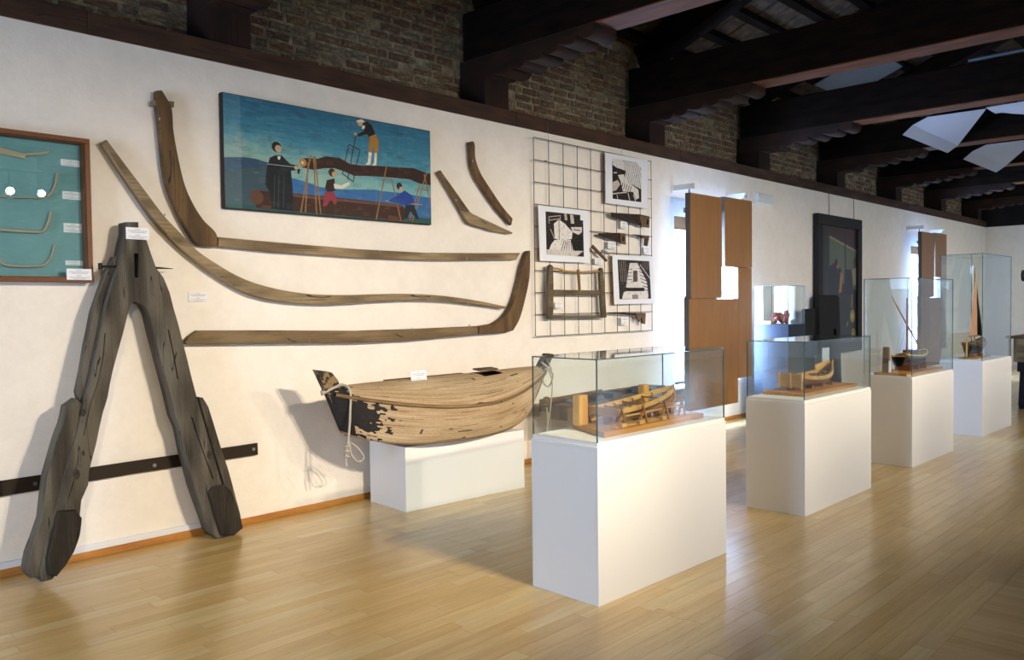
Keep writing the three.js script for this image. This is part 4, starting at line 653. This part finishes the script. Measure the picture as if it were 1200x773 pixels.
    line([[750, 310], [763, 328]], '#dedad5', 6); for (let i = 0; i < 4; i++) { line([[726 + i * 2.2, 305], [728 + i * 2, 330]], '#a59a90', 4); line([[753 + i * 2, 306], [755 + i * 2, 316]], '#9c9188', 3); }
  });
  const zt = 0.075;
  function saw(name, label, blade, handle, hole) {
    const a = on(blade[0][0], blade[0][1], 'z', zt), o = thing(name, label, 'saw', [a.x, a.y - 0.15, 0.055]); partW(o, 'blade', slab(blade, zt, 0.004, 0), M.rust); partW(o, 'handle', slab(handle, zt + 0.012, 0.026, 0.003, hole), M.oldDark); return o;
  }
  saw('hand_saw', 'wide hand saw hung below the photograph of the worker', [[715.9, 248.8], [750.5, 251.2], [752.3, 264.8], [716.4, 254.2]], [[749.5, 250.8], [761.5, 253.5], [761.2, 266.6], [752, 265]], [[757, 256.5], [760, 257.5], [759.6, 264], [757.3, 263]]);
  saw('hand_saw', 'smaller tapered hand saw hung under the wide hand saw', [[701.4, 273.1], [727, 272.6], [727.6, 285], [702, 275.8]], [[726.6, 272.8], [733, 273.5], [733.8, 286.3], [727.4, 285]], [[729, 276.5], [731.5, 277], [731.6, 283.5], [729.6, 282.5]]);
  saw('keyhole_saw', 'slim keyhole saw with a hooked handle near the right edge of the wire grid', [[741.8, 274.3], [753, 275.5], [753, 278], [741.8, 275.3]], [[752, 275.3], [761.5, 276.2], [760.8, 279], [759, 288.2], [756.4, 287.5], [756.8, 279.5], [752.5, 279]]);
  saw('back_saw', 'narrow saw with a pistol handle hung under the photograph of the open hull', [[713, 365.8], [746, 366.5], [746, 369.5], [713, 367]], [[745, 366.3], [757, 366.6], [756.4, 379.5], [753, 378.4], [752.4, 371], [750, 377], [747, 373]]);
  { const p = on(694, 288, 'z', zt), o = thing('caulking_tool', 'dark wooden mallet stick with a small metal blade on the wire grid', 'tool', [p.x, p.y - 0.2, 0.055]); partW(o, 'handle', slab([[693.3, 289], [695.5, 286.6], [712.2, 304.4], [711, 306.6]], zt, 0.018, 0.003), M.oldDark); partW(o, 'blade', slab([[704.2, 293.5], [706.5, 292.4], [711, 294], [715.4, 299.5], [709.5, 297.5]], zt, 0.008, 0.001), M.steel); }
  {
    const p = on(676, 372, 'z', zt), o = thing('frame_saw', 'large grey wooden frame saw with a twisted cord on the wire grid', 'saw', [p.x, p.y, 0.055]);
    partW(o, 'upright', slab([[643.8, 312], [646, 309.8], [648.4, 311.5], [649, 335], [648.6, 368], [646, 373.5], [642.5, 371], [642.2, 345]], zt + 0.02, 0.038, 0.004), M.greyBrown); partW(o, 'upright', slab([[703.3, 315.3], [705.4, 313.6], [707.2, 315.5], [709.5, 345], [711, 371.8], [706.5, 372.4], [704.6, 345]], zt + 0.02, 0.038, 0.004), M.greyBrown);
    partW(o, 'cross_bar', slab([[649.2, 339.3], [704.3, 340.2], [704.6, 346], [649.2, 345.2]], zt + 0.012, 0.035, 0.003), M.greyBrown); partW(o, 'blade_bar', slab([[641, 371], [649, 369.6], [703, 369], [706.3, 370], [706.3, 372.4], [650, 373], [642, 374]], zt + 0.010, 0.02, 0.002), M.greyBrown);
    const c = partW(o, 'twisted_cord', tube([[645, 314], [652, 314.6], [664, 317.8], [676, 318.6], [690, 318.5], [705, 317.3]].map(([x, y]) => on(x, y, 'z', zt)), 0.011, 24, 6), std({ color: '#a8894f', roughness: 0.95 })); partW(o, 'toggle', slab([[676.8, 316], [679.5, 315.3], [681.2, 343], [679, 343.8]], zt + 0.022, 0.016, 0.003), woodMat(T.old, { color: '#e6c890' }));
  }
  for (const [a, b, c, d, l] of [[727.3, 259, 735.5, 268, 'white caption card under the wide hand saw'], [712.6, 282.5, 721.5, 291.5, 'white caption card under the tapered hand saw'], [754.5, 288.6, 762, 297, 'white caption card under the keyhole saw'], [697, 301.8, 706.5, 309.6, 'white caption card under the mallet stick on the wire grid'], [650.3, 353, 659.2, 361, 'white caption card inside the frame saw'], [728, 371, 736, 380, 'white caption card under the pistol-handled saw']]) single('caption_card', l, 'caption', captionGeo(a, b, c, d, 0.056, 0.004), M.caption);
}

// ------------------------------------------------------------------ dark painting and boards further along the wall
{
  const z = 0.1, x0 = 12.35, x1 = 14.08, y0 = 0.72, y1 = 2.9, t = thing('dark_painting', 'large dark framed painting of people hung on two wires', 'painting', [(x0 + x1) / 2, y0, 0]); const f = 0.17;
  for (const [a, b, c, d, g] of [[x0, x1, y1 - f, y1, 'x'], [x0, x1, y0, y0 + f, 'x'], [x0, x0 + f, y0 + f, y1 - f, 'y'], [x1 - f, x1, y0 + f, y1 - f, 'y']]) partW(t, 'frame_rail', bx(a, b, c, d, 0.01, z, g, 0.015), std({ color: '#12110e', roughness: 0.7 }));
  const tex = picture(x0 + f, x1 - f, y0 + f, y1 - f, 0.06, 512, ({ g, c, poly, line, disc }) => {
    poly([[968, 262], [1012, 268], [1012, 400], [968, 400]], '#2c2a20'); poly([[970, 262], [1012, 270], [1012, 300], [973, 278]], '#3a1f18'); poly([[972, 278], [1012, 300], [1012, 345], [985, 330], [972, 312]], '#59624e'); line([[972, 277], [1012, 299]], '#8f8a72', 12); line([[990, 264], [991, 330]], '#1c1a18', 18);
    poly([[972, 312], [980, 306], [986, 316], [988, 345], [972, 348]], '#1e221e'); disc(982, 311, 22, '#8a5f3e'); disc(980, 307, 20, '#1c1611'); poly([[985, 318], [988, 322], [986, 342], [983, 344]], '#9a6a40'); poly([[998, 316], [1004, 313], [1009, 320], [1008, 335], [1000, 334]], '#8d8672'); poly([[1000, 306], [1003, 299], [1006, 307], [1005, 314], [1001, 314]], '#4c2f1e'); line([[999, 330], [998, 360]], '#9a6a40', 14); poly([[990, 315], [998, 316], [1000, 345], [989, 345]], '#181a22');
    for (const [x, y, r] of [[999, 370, 40], [1006, 366, 34], [1007, 385, 36], [992, 377, 26], [1000, 390, 30]]) disc(x, y, r, '#8a7a48'); for (const [x, y] of [[999, 370], [1006, 385]]) disc(x, y, 18, '#b09c62'); poly([[968, 348], [992, 348], [995, 372], [985, 400], [968, 400]], '#26221c');
  }, '#25231c');
  partW(t, 'canvas', rectUV(new THREE.BoxGeometry(x1 - x0 - 2 * f, y1 - y0 - 2 * f, 0.01).translate((x0 + x1) / 2, (y0 + y1) / 2, 0.055), x0 + f, x1 - f, y0 + f, y1 - f), std({ map: tex, roughness: 0.45 }));
  for (const x of [12.9, 13.9]) partW(t, 'hanging_wire', rod([x, y1, 0.03], [x, 3.26, 0.022], 0.005, 5), M.wire);
}
{
  const o = single('leaning_board', 'dark upright board with a round hole leaning before the dark painting', 'board', (() => { const s = shapeOf([[0, 0], [0.75, 0], [0.75, 1.6], [0.69, 1.63], [0.04, 1.63], [0, 1.58]].map(([x, y]) => new THREE.Vector2(x, y))); const h = new THREE.Path(); h.absellipse(0.56, 1.05, 0.055, 0.075, 0, Math.PI * 2); s.holes.push(h); return metric(new THREE.ExtrudeGeometry(s, { depth: 0.05, bevelEnabled: true, bevelThickness: 0.005, bevelSize: 0.005, bevelSegments: 1, curveSegments: 12 }).rotateX(-0.03).translate(12.2, 0.006, 0.16), 'y'); })(), M.darkBoard);
  single('leaning_board', 'narrow dark olive board standing behind the navy pedestal', 'board', bx(11.62, 11.97, 0, 1.44, 0.16, 0.21, 'y', 0.006), M.darkBoard);
  single('wall_notice', 'white paper notice with a red edge on the wall by the dark painting', 'notice', bx(12.12, 12.27, 1.44, 1.70, 0.001, 0.006), M.paper);
  const s = thing('notice_stand', 'small white card on a thin metal rod standing behind the hull model case', 'notice', [10.95, 0, 0.8]); part(s, 'foot', new THREE.CylinderGeometry(0.11, 0.12, 0.015, 20).translate(0, 0.0075, 0), M.steel); part(s, 'rod', rod([0, 0.015, 0], [0, 0.72, 0], 0.008), M.steel); part(s, 'card', bx(-0.11, 0.11, 0.72, 0.92, -0.004, 0.004), M.paper);
}

// ------------------------------------------------------------------ old wooden bench behind the first case
{
  const t = thing('grey_bench', 'long grey-brown timber bench with dark blocks behind the shipyard model case', 'bench', [6.85, 0, 0.5]);
  partW(t, 'beam', bx(5.86, 7.9, 0.46, 0.60, 0.30, 0.52, 'x', 0.01), woodMat(T.old, { color: '#a8a09c' })); partW(t, 'back_rail', bx(5.86, 7.7, 0.52, 0.64, 0.16, 0.28, 'x', 0.008), woodMat(T.old, { color: '#8c8884' }));
  for (const x of [6.0, 7.55]) { const tr = partW(t, 'trestle', bx(x, x + 0.22, 0.0, 0.46, 0.2, 0.48, 'y', 0.008), std({ color: '#a8a298', roughness: 0.8 })); }
  for (const [x, h, w] of [[6.05, 0.06, 0.1], [6.35, 0.05, 0.12], [6.62, 0.05, 0.14], [7.12, 0.075, 0.13], [7.28, 0.055, 0.12], [7.46, 0.06, 0.1]]) partW(t, 'block', bx(x, x + w, 0.60, 0.60 + h, 0.34, 0.48, 'y', 0.006), std({ color: '#4c5052', roughness: 0.8 }));
  partW(t, 'shaft', rod([5.70, 0.66, 0.42], [6.5, 0.68, 0.42], 0.02), M.oldDark); partW(t, 'knob', new THREE.SphereGeometry(0.045, 16, 12).translate(5.68, 0.655, 0.42), M.oldDark);
  partW(t, 'cord', tube([[5.68, 0.6, 0.42], [5.69, 0.4, 0.43], [5.68, 0.1, 0.42], [5.8, 0.008, 0.45]], 0.006), M.rope);
}

// ------------------------------------------------------------------ shipyard model in the first case
{
  const by = 0.842, [bxx, bzz] = [3.44, 2.81], t = thing('shipyard_model', 'wooden model of a shipyard with a boat in frame between two posts', 'ship model', [3.95, by, 2.58]);
  const base = (() => { const s = shapeOf([[3.45, -2.80], [4.44, -2.80], [4.50, -2.45], [3.62, -2.44]].map(([x, y]) => new THREE.Vector2(x, y))); return metric(new THREE.ExtrudeGeometry(s, { depth: 0.026, bevelEnabled: true, bevelThickness: 0.002, bevelSize: 0.002, bevelSegments: 1 }).rotateX(-Math.PI / 2).translate(0, by + 0.002, 0)); })();
  partW(t, 'base_board', base, M.modelBase); const y = by + 0.03;
  partW(t, 'upright_post', bx(3.55, 3.625, y, 1.04, 2.50, 2.55, 'y', 0.003), M.modelPost); partW(t, 'upright_post', bx(4.18, 4.235, y, 1.05, 2.50, 2.545, 'y', 0.003), M.modelPost);
  partW(t, 'strip_floor', bx(3.60, 4.42, y, y + 0.006, 2.68, 2.76, 'x'), M.model);
  // keel on blocks
  partW(t, 'keel', bx(3.66, 4.34, y + 0.045, y + 0.065, 2.62, 2.645), M.modelDark);
  for (let i = 0; i < 6; i++) partW(t, 'keel_block', bx(3.68 + i * 0.125, 3.72 + i * 0.125, y, y + 0.045, 2.61, 2.655, 'y', 0.002), M.modelDark);
  const wale = (s, yy, w) => { const pts = []; for (let i = 0; i <= 18; i++) { const u = i / 18; pts.push([3.66 + 0.70 * u, yy + 0.07 * u * u, 2.632 + s * w * Math.pow(Math.cos(Math.max(0, u - 0.25) / 0.75 * Math.PI / 2), 0.6)]); } return pts; };
  const ribbon = (pts, h, th) => { const g = []; for (let i = 0; i + 1 < pts.length; i++) g.push(bar(pts[i], pts[i + 1], th, h)); return merge(g); };
  for (const s of [1, -1]) { partW(t, 'wale', ribbon(wale(s, 0.955, 0.105), 0.026, 0.007), M.model); partW(t, 'lower_wale', ribbon(wale(s, 0.905, 0.085), 0.01, 0.006), M.modelDark); }
  partW(t, 'transom_board', bx(3.645, 3.66, 0.93, 0.972, 2.53, 2.735, 'z'), M.modelDark);
  partW(t, 'stem_piece', merge([bar([4.35, y + 0.05, 2.632], [4.385, 0.96, 2.632], 0.014, 0.02), bar([4.385, 0.955, 2.632], [4.365, 1.04, 2.632], 0.014, 0.02)]), M.modelDark);
  for (let i = 0; i < 7; i++) { const u = 0.08 + i * 0.12, x = 3.66 + 0.70 * u, w = 0.1 * Math.pow(Math.cos(Math.max(0, u - 0.25) / 0.75 * Math.PI / 2), 0.6); for (const s of [1, -1]) partW(t, 'frame_rib', tube([[x, y + 0.066, 2.632], [x, y + 0.075, 2.632 + s * w * 0.6], [x, 0.96 + 0.07 * u * u, 2.632 + s * w * 0.98]], 0.005, 8, 5), M.modelDark); if (i % 2) partW(t, 'deck_beam', bar([x, 0.952 + 0.07 * u * u, 2.632 - w], [x, 0.952 + 0.07 * u * u, 2.632 + w], 0.01, 0.008), M.modelDark); }
  for (const x of [3.66, 3.86, 4.08, 4.26]) for (const s of [1, -1]) { const z = 2.632 + s * 0.125; partW(t, 'trestle', merge([bar([x - 0.03, y, z], [x + 0.014, y + 0.105, z], 0.009, 0.009), bar([x + 0.03, y, z + 0.011], [x - 0.014, y + 0.105, z + 0.011], 0.009, 0.009), bar([x - 0.03, y + 0.05, z + 0.0055], [x + 0.03, y + 0.05, z + 0.0055], 0.006, 0.009)]), M.modelDark); }
  for (const [x, z, l] of [[3.62, 2.72, 0.05], [3.64, 2.765, 0.045], [3.80, 2.77, 0.05], [4.02, 2.775, 0.04], [3.74, 2.47, 0.06], [4.10, 2.47, 0.07]]) partW(t, 'offcut', bx(x, x + l, y, y + 0.02, z - 0.012, z + 0.012, 'x', 0.002), M.model);
  for (const z of [2.53, 2.735]) partW(t, 'staging_plank', bar([3.72, y + 0.052, z], [4.3, y + 0.060, z], 0.024, 0.006), M.model);
  partW(t, 'line', rod([4.21, 1.035, 2.52], [4.366, 1.036, 2.632], 0.0012, 4), M.wire); partW(t, 'line', rod([4.21, 1.0, 2.53], [4.366, 1.02, 2.632], 0.0012, 4), M.wire);
}

// ------------------------------------------------------------------ model hulls
function hullGeo(L, B, Hh, sheer, tr, n = 24, m = 10) {       // transom at x=0, bow at x=L
  const p = [], uv = [], idx = [];
  for (const s of [1, -1]) { const base = p.length / 3; for (let i = 0; i <= n; i++) for (let j = 0; j <= m; j++) { const u = i / n, v = j / m, w = B * (u < 0.45 ? tr + (1 - tr) * Math.sin(u / 0.45 * Math.PI / 2) : Math.pow(Math.cos((u - 0.45) / 0.55 * Math.PI / 2), 0.75)), top = Hh + sheer * Math.pow(2 * u - 0.9, 2), k = 0.25 * Hh * Math.pow(Math.max(0, u - 0.6) / 0.4, 2); const z = w * Math.pow(Math.sin(v * Math.PI / 2), 0.6) * (0.75 + 0.25 * v), y = k + (top - k) * Math.pow(v, 1.5); p.push(L * u + 0.06 * L * Math.pow(u, 4) * v, y, s * z); uv.push(u * L, v * Hh * 1.5); } for (let i = 0; i < n; i++) for (let j = 0; j < m; j++) { const q = base + i * (m + 1) + j, f = [q, q + m + 1, q + m + 2, q, q + m + 2, q + 1]; idx.push(...(s > 0 ? f : f.reverse())); } }
  const g = new THREE.BufferGeometry(); g.setAttribute('position', new THREE.Float32BufferAttribute(p, 3)); g.setAttribute('uv', new THREE.Float32BufferAttribute(uv, 2)); g.setIndex(idx); g.computeVertexNormals(); return g;
}
const hullW = (u, B, tr) => B * (u < 0.45 ? tr + (1 - tr) * Math.sin(u / 0.45 * Math.PI / 2) : Math.pow(Math.cos((u - 0.45) / 0.55 * Math.PI / 2), 0.75));
{
  const by = PED[1][4] + 0.0205, t = thing('hull_model', 'yellow wooden model of an unfinished open hull on a brown board', 'ship model', [6.395, by, 2.62], -0.006);
  part(t, 'base_board', bx(-0.5, 0.5, 0, 0.026, -0.165, 0.165, 'x', 0.003), M.modelBase);
  const L = 0.72, B = 0.115, Hh = 0.062, sh = 0.04, tr = 0.78, ox = -0.37, oy = 0.05, xb = (u, v = 1) => ox + L * u + 0.06 * L * u ** 4 * v, yt = (u) => oy + Hh + sh * (2 * u - 0.9) ** 2;
  const low = hullGeo(L, B, Hh * 0.62, sh * 0.4, tr); part(t, 'planking', low.translate(ox, oy, 0), std({ map: sizeTex(T.model, 1, 0.5), color: '#b08f5e', side: THREE.DoubleSide, roughness: 0.6 }));
  for (const s of [1, -1]) { const pts = []; for (let i = 0; i <= 22; i++) { const u = i / 22 * 0.985; pts.push([xb(u), yt(u), s * hullW(u, B, tr) * 1.02]); } const g = []; for (let i = 0; i < 22; i++) g.push(bar(pts[i], pts[i + 1], 0.008, 0.028)); part(t, 'wale', merge(g), M.model); }
  for (let i = 1; i < 14; i++) { const u = i / 14, w = hullW(u, B, tr); for (const s of [1, -1]) part(t, 'frame_rib', tube([[xb(u, 0), oy + 0.012 + 0.025 * Math.max(0, u - 0.6), 0], [xb(u, 0.4), oy + 0.03, s * w * 0.6], [xb(u, 1), yt(u) + 0.008, s * w * 0.97]], 0.005, 8, 5), M.model); if (i % 2 === 0 && i > 4) part(t, 'deck_beam', bar([xb(u), yt(u) - 0.005, -w], [xb(u), yt(u) - 0.005, w], 0.01, 0.008), M.model); }
  part(t, 'transom', bx(ox - 0.008, ox, oy + 0.004, yt(0) + 0.012, -B * tr, B * tr, 'z'), M.model); for (const z of [-B * tr, 0, B * tr]) part(t, 'transom_post', bx(ox - 0.016, ox - 0.004, oy, yt(0) + 0.022, z - 0.007, z + 0.007, 'y'), M.model);
  part(t, 'bow_bulwark', merge([bar([xb(0.86), yt(0.86) + 0.03, 0.05], [xb(0.98), yt(0.98) + 0.045, 0.012], 0.008, 0.05), bar([xb(0.80), yt(0.8) + 0.03, -0.07], [xb(0.98), yt(0.98) + 0.045, -0.012], 0.008, 0.05)]), M.model); part(t, 'stem_post', bar([xb(0.96, 0), oy, 0], [xb(1.0, 1) + 0.012, yt(1) + 0.06, 0], 0.014, 0.018), M.modelDark);
  part(t, 'keel', bx(ox - 0.01, ox + L * 0.97, oy - 0.012, oy + 0.004, -0.006, 0.006), M.modelDark); for (const x of [-0.32, -0.12, 0.08, 0.26]) part(t, 'chock', bx(x, x + 0.03, 0.026, oy - 0.0, -0.06, 0.06, 'z', 0.002), M.modelDark);
}
{
  const by = PED[2][4] + 0.0205, t = thing('sailing_boat_model', 'model boat with black hull, tall mast and slanting yard on a brown board', 'ship model', [8.62, by, 2.64]);
  part(t, 'base_board', bx(-0.55, 0.52, 0, 0.022, -0.15, 0.15, 'x', 0.003), M.modelBase);
  const ox = -0.33, oy = 0.075, L = 0.74;
  part(t, 'hull', hullGeo(L, 0.115, 0.085, 0.03, 0.6).translate(ox, oy, 0), std({ color: '#191a1c', roughness: 0.5, side: THREE.DoubleSide })); part(t, 'lower_hull', hullGeo(L * 0.94, 0.10, 0.035, 0.015, 0.5).scale(1, 1, 1.08).translate(ox + 0.01, oy - 0.012, 0), std({ color: '#6b3f2a', roughness: 0.6, side: THREE.DoubleSide }));
  const yt = (u) => oy + 0.085 + 0.03 * (2 * u - 0.9) ** 2, deck = []; for (const s of [1, -1]) { const pts = []; for (let i = 0; i <= 20; i++) { const u = i / 20; pts.push([ox + L * u + 0.04 * u ** 4, yt(u) + 0.005, s * (hullW(u, 0.115, 0.6) + 0.004)]); } part(t, 'rail', tube(pts, 0.007, 40, 5), std({ color: '#d8c98c', roughness: 0.5 })); }
  { const g = []; for (let i = 0; i < 16; i++) { const u = (i + 0.5) / 16, w = hullW(u, 0.112, 0.6); g.push(bx(ox + L * i / 16, ox + L * (i + 1) / 16, yt(u) - 0.015, yt(u) - 0.008, -w, w)); } part(t, 'deck', merge(g), M.model); }
  part(t, 'cabin', bx(-0.06, 0.1, yt(0.4) - 0.01, yt(0.4) + 0.055, -0.05, 0.05, 'x', 0.004), std({ color: '#3d4450', roughness: 0.6 })); part(t, 'hatch', bx(-0.2, -0.12, yt(0.2) - 0.01, yt(0.2) + 0.025, -0.035, 0.035, 'x', 0.003), M.modelDark); for (const [x, z] of [[-0.22, 0.06], [0.2, 0.05], [0.27, -0.03], [0.15, -0.06]]) part(t, 'bollard', rod([x, yt(0.5), z], [x, yt(0.5) + 0.05, z], 0.008, 8), M.modelDark);
  const mastM = std({ color: '#8a4a30', roughness: 0.5 }); part(t, 'mast', rod([-0.09, oy + 0.05, 0], [-0.09, 0.73, 0], 0.011, 10, 0.007), mastM); part(t, 'yard', rod([0.13, 0.27, 0.03], [-0.42, 0.66, 0.012], 0.009, 8, 0.006), mastM); part(t, 'yard_tip', rod([-0.42, 0.66, 0.012], [-0.54, 0.75, 0.01], 0.005, 6, 0.003), mastM); part(t, 'mizzen', rod([0.24, yt(0.8), 0], [0.24, 0.42, 0], 0.006, 8, 0.004), mastM);
  for (const [a, b] of [[[-0.09, 0.72, 0], [0.36, 0.2, 0]], [[-0.09, 0.72, 0], [-0.1, 0.19, 0.11]], [[-0.09, 0.72, 0], [-0.06, 0.19, -0.11]], [[-0.20, 0.42, 0.02], [-0.38, 0.19, 0.02]]]) part(t, 'rigging_line', rod(a, b, 0.0016, 4), M.rope);
  for (const x of [-0.2, 0.02, 0.24]) part(t, 'cradle', bx(x, x + 0.025, 0.022, oy + 0.012, -0.075, 0.075, 'z', 0.002), std({ color: '#8a5334', roughness: 0.6 }));
  const r = thing('ramp_model', 'small wooden wedge-shaped support model before the single-masted boat', 'ship model', [8.14, by + 0.0225, 2.58], 0.2); { const s = shapeOf([[-0.06, 0], [0.07, 0], [0.035, 0.22], [0.0, 0.235], [-0.012, 0.2]].map(([x, y]) => new THREE.Vector2(x, y))); part(r, 'wedge', metric(new THREE.ExtrudeGeometry(s, { depth: 0.05, bevelEnabled: true, bevelThickness: 0.003, bevelSize: 0.003, bevelSegments: 1 }).translate(0, 0.003, -0.025), 'y'), woodMat(T.old, { color: '#e8cfa4' })); part(r, 'plinth_board', bx(-0.05, 0.02, 0.003, 0.11, 0.0285, 0.04, 'y'), M.card); }
}
{
  const by = PED[3][4] + 0.0205, t = thing('dark_boat_model', 'dark-hulled model boat with a tan sail in the tallest case', 'ship model', [10.93, by, 2.63]);
  part(t, 'hull', hullGeo(0.62, 0.11, 0.12, 0.06, 0.55).translate(-0.34, 0.05, 0), std({ color: '#17161a', roughness: 0.5, side: THREE.DoubleSide })); part(t, 'keel', bx(-0.33, 0.2, 0.02, 0.052, -0.008, 0.008), std({ color: '#5b3322', roughness: 0.6 })); { const g = []; for (let i = 0; i < 14; i++) { const u = (i + 0.5) / 14, w = hullW(u, 0.106, 0.55), y = 0.05 + 0.105 + 0.06 * (2 * u - 0.9) ** 2; g.push(bx(-0.34 + 0.62 * i / 14, -0.34 + 0.62 * (i + 1) / 14, y - 0.012, y, -w, w)); } part(t, 'deck', merge(g), M.modelDark); }
  part(t, 'mast', rod([-0.05, 0.1, 0], [-0.05, 1.08, 0], 0.011, 8, 0.007), M.modelDark); part(t, 'rudder', bx(-0.38, -0.345, 0.03, 0.24, -0.006, 0.006, 'y'), M.model);
  const sail = sheet([new THREE.Vector3(-0.30, 0.27, 0.012), new THREE.Vector3(0.02, 0.27, 0.012), new THREE.Vector3(-0.03, 1.05, 0.014), new THREE.Vector3(-0.05, 1.04, 0.014)], '', '', 0.0); part(t, 'sail', sail, std({ color: '#b98a6c', roughness: 0.9 })); part(t, 'boom', rod([-0.32, 0.265, 0.012], [0.04, 0.265, 0.012], 0.007), M.modelDark);
  part(t, 'jib', sheet([new THREE.Vector3(0.03, 0.27, 0.0), new THREE.Vector3(0.30, 0.24, 0.0), new THREE.Vector3(0.012, 0.95, 0.0), new THREE.Vector3(-0.01, 0.95, 0.0)], '', '', 0.0), std({ color: '#c8b79c', roughness: 0.9 })); for (const [a, b] of [[[-0.05, 1.07, 0], [0.31, 0.23, 0]], [[-0.05, 1.07, 0], [-0.36, 0.22, 0]]]) part(t, 'rigging_line', rod(a, b, 0.0016, 4), M.rope);
  for (const x of [-0.22, 0.08]) part(t, 'cradle', bx(x, x + 0.02, 0, 0.052, -0.06, 0.06, 'z'), M.modelDark); part(t, 'base_board', bx(-0.36, 0.3, -0.0001, 0.0001 + 0.012, -0.09, 0.09, 'x', 0.002).translate(0, 0.0002, 0), M.modelBase);
}

// ------------------------------------------------------------------ wooden cart at the right edge
{
  const t = thing('wooden_cart', 'old wooden box on a black trestle with an iron post beside the tallest case', 'cart', [13.9, 0, 2.95]);
  const X = 13.3, Z = 2.5;
  partW(t, 'box_front', bx(X, X + 1.3, 0.66, 0.99, Z + 0.86, Z + 0.9, 'x', 0.005), M.oldWood); partW(t, 'box_back', bx(X, X + 1.3, 0.66, 0.99, Z, Z + 0.04, 'x', 0.005), M.oldWood); partW(t, 'box_end', bx(X, X + 0.04, 0.66, 0.99, Z + 0.04, Z + 0.86, 'z', 0.003), M.oldWood); partW(t, 'box_end', bx(X + 1.26, X + 1.3, 0.66, 0.99, Z + 0.04, Z + 0.86, 'z', 0.003), M.oldWood);
  partW(t, 'lid', bx(X - 0.03, X + 1.33, 0.99, 1.03, Z - 0.03, Z + 0.93, 'x', 0.006), M.oldWood2);
  partW(t, 'frame', bx(X + 0.03, X + 1.27, 0.52, 0.66, Z + 0.04, Z + 0.86, 'x', 0.01), M.ironBlack); for (const [x, z] of [[X + 0.12, Z + 0.1], [X + 0.12, Z + 0.78], [X + 1.1, Z + 0.1], [X + 1.1, Z + 0.78]]) partW(t, 'leg', bar([x + 0.05, 0.52, z], [x - 0.03, 0.03, z], 0.09, 0.09), M.ironBlack);
  for (const z of [Z + 0.07, Z + 0.75]) partW(t, 'foot_rail', bx(X, X + 1.3, 0.0, 0.05, z, z + 0.07, 'x', 0.006), M.ironBlack);
  partW(t, 'iron_post', rod([X + 0.3, 1.03, Z + 0.12], [X + 0.3, 1.95, Z + 0.12], 0.035), M.ironBlack); partW(t, 'post_ring', new THREE.TorusGeometry(0.07, 0.014, 8, 18).translate(X + 0.25, 1.88, Z + 0.06), M.ironBlack);
}

renderer.render(scene, camera);
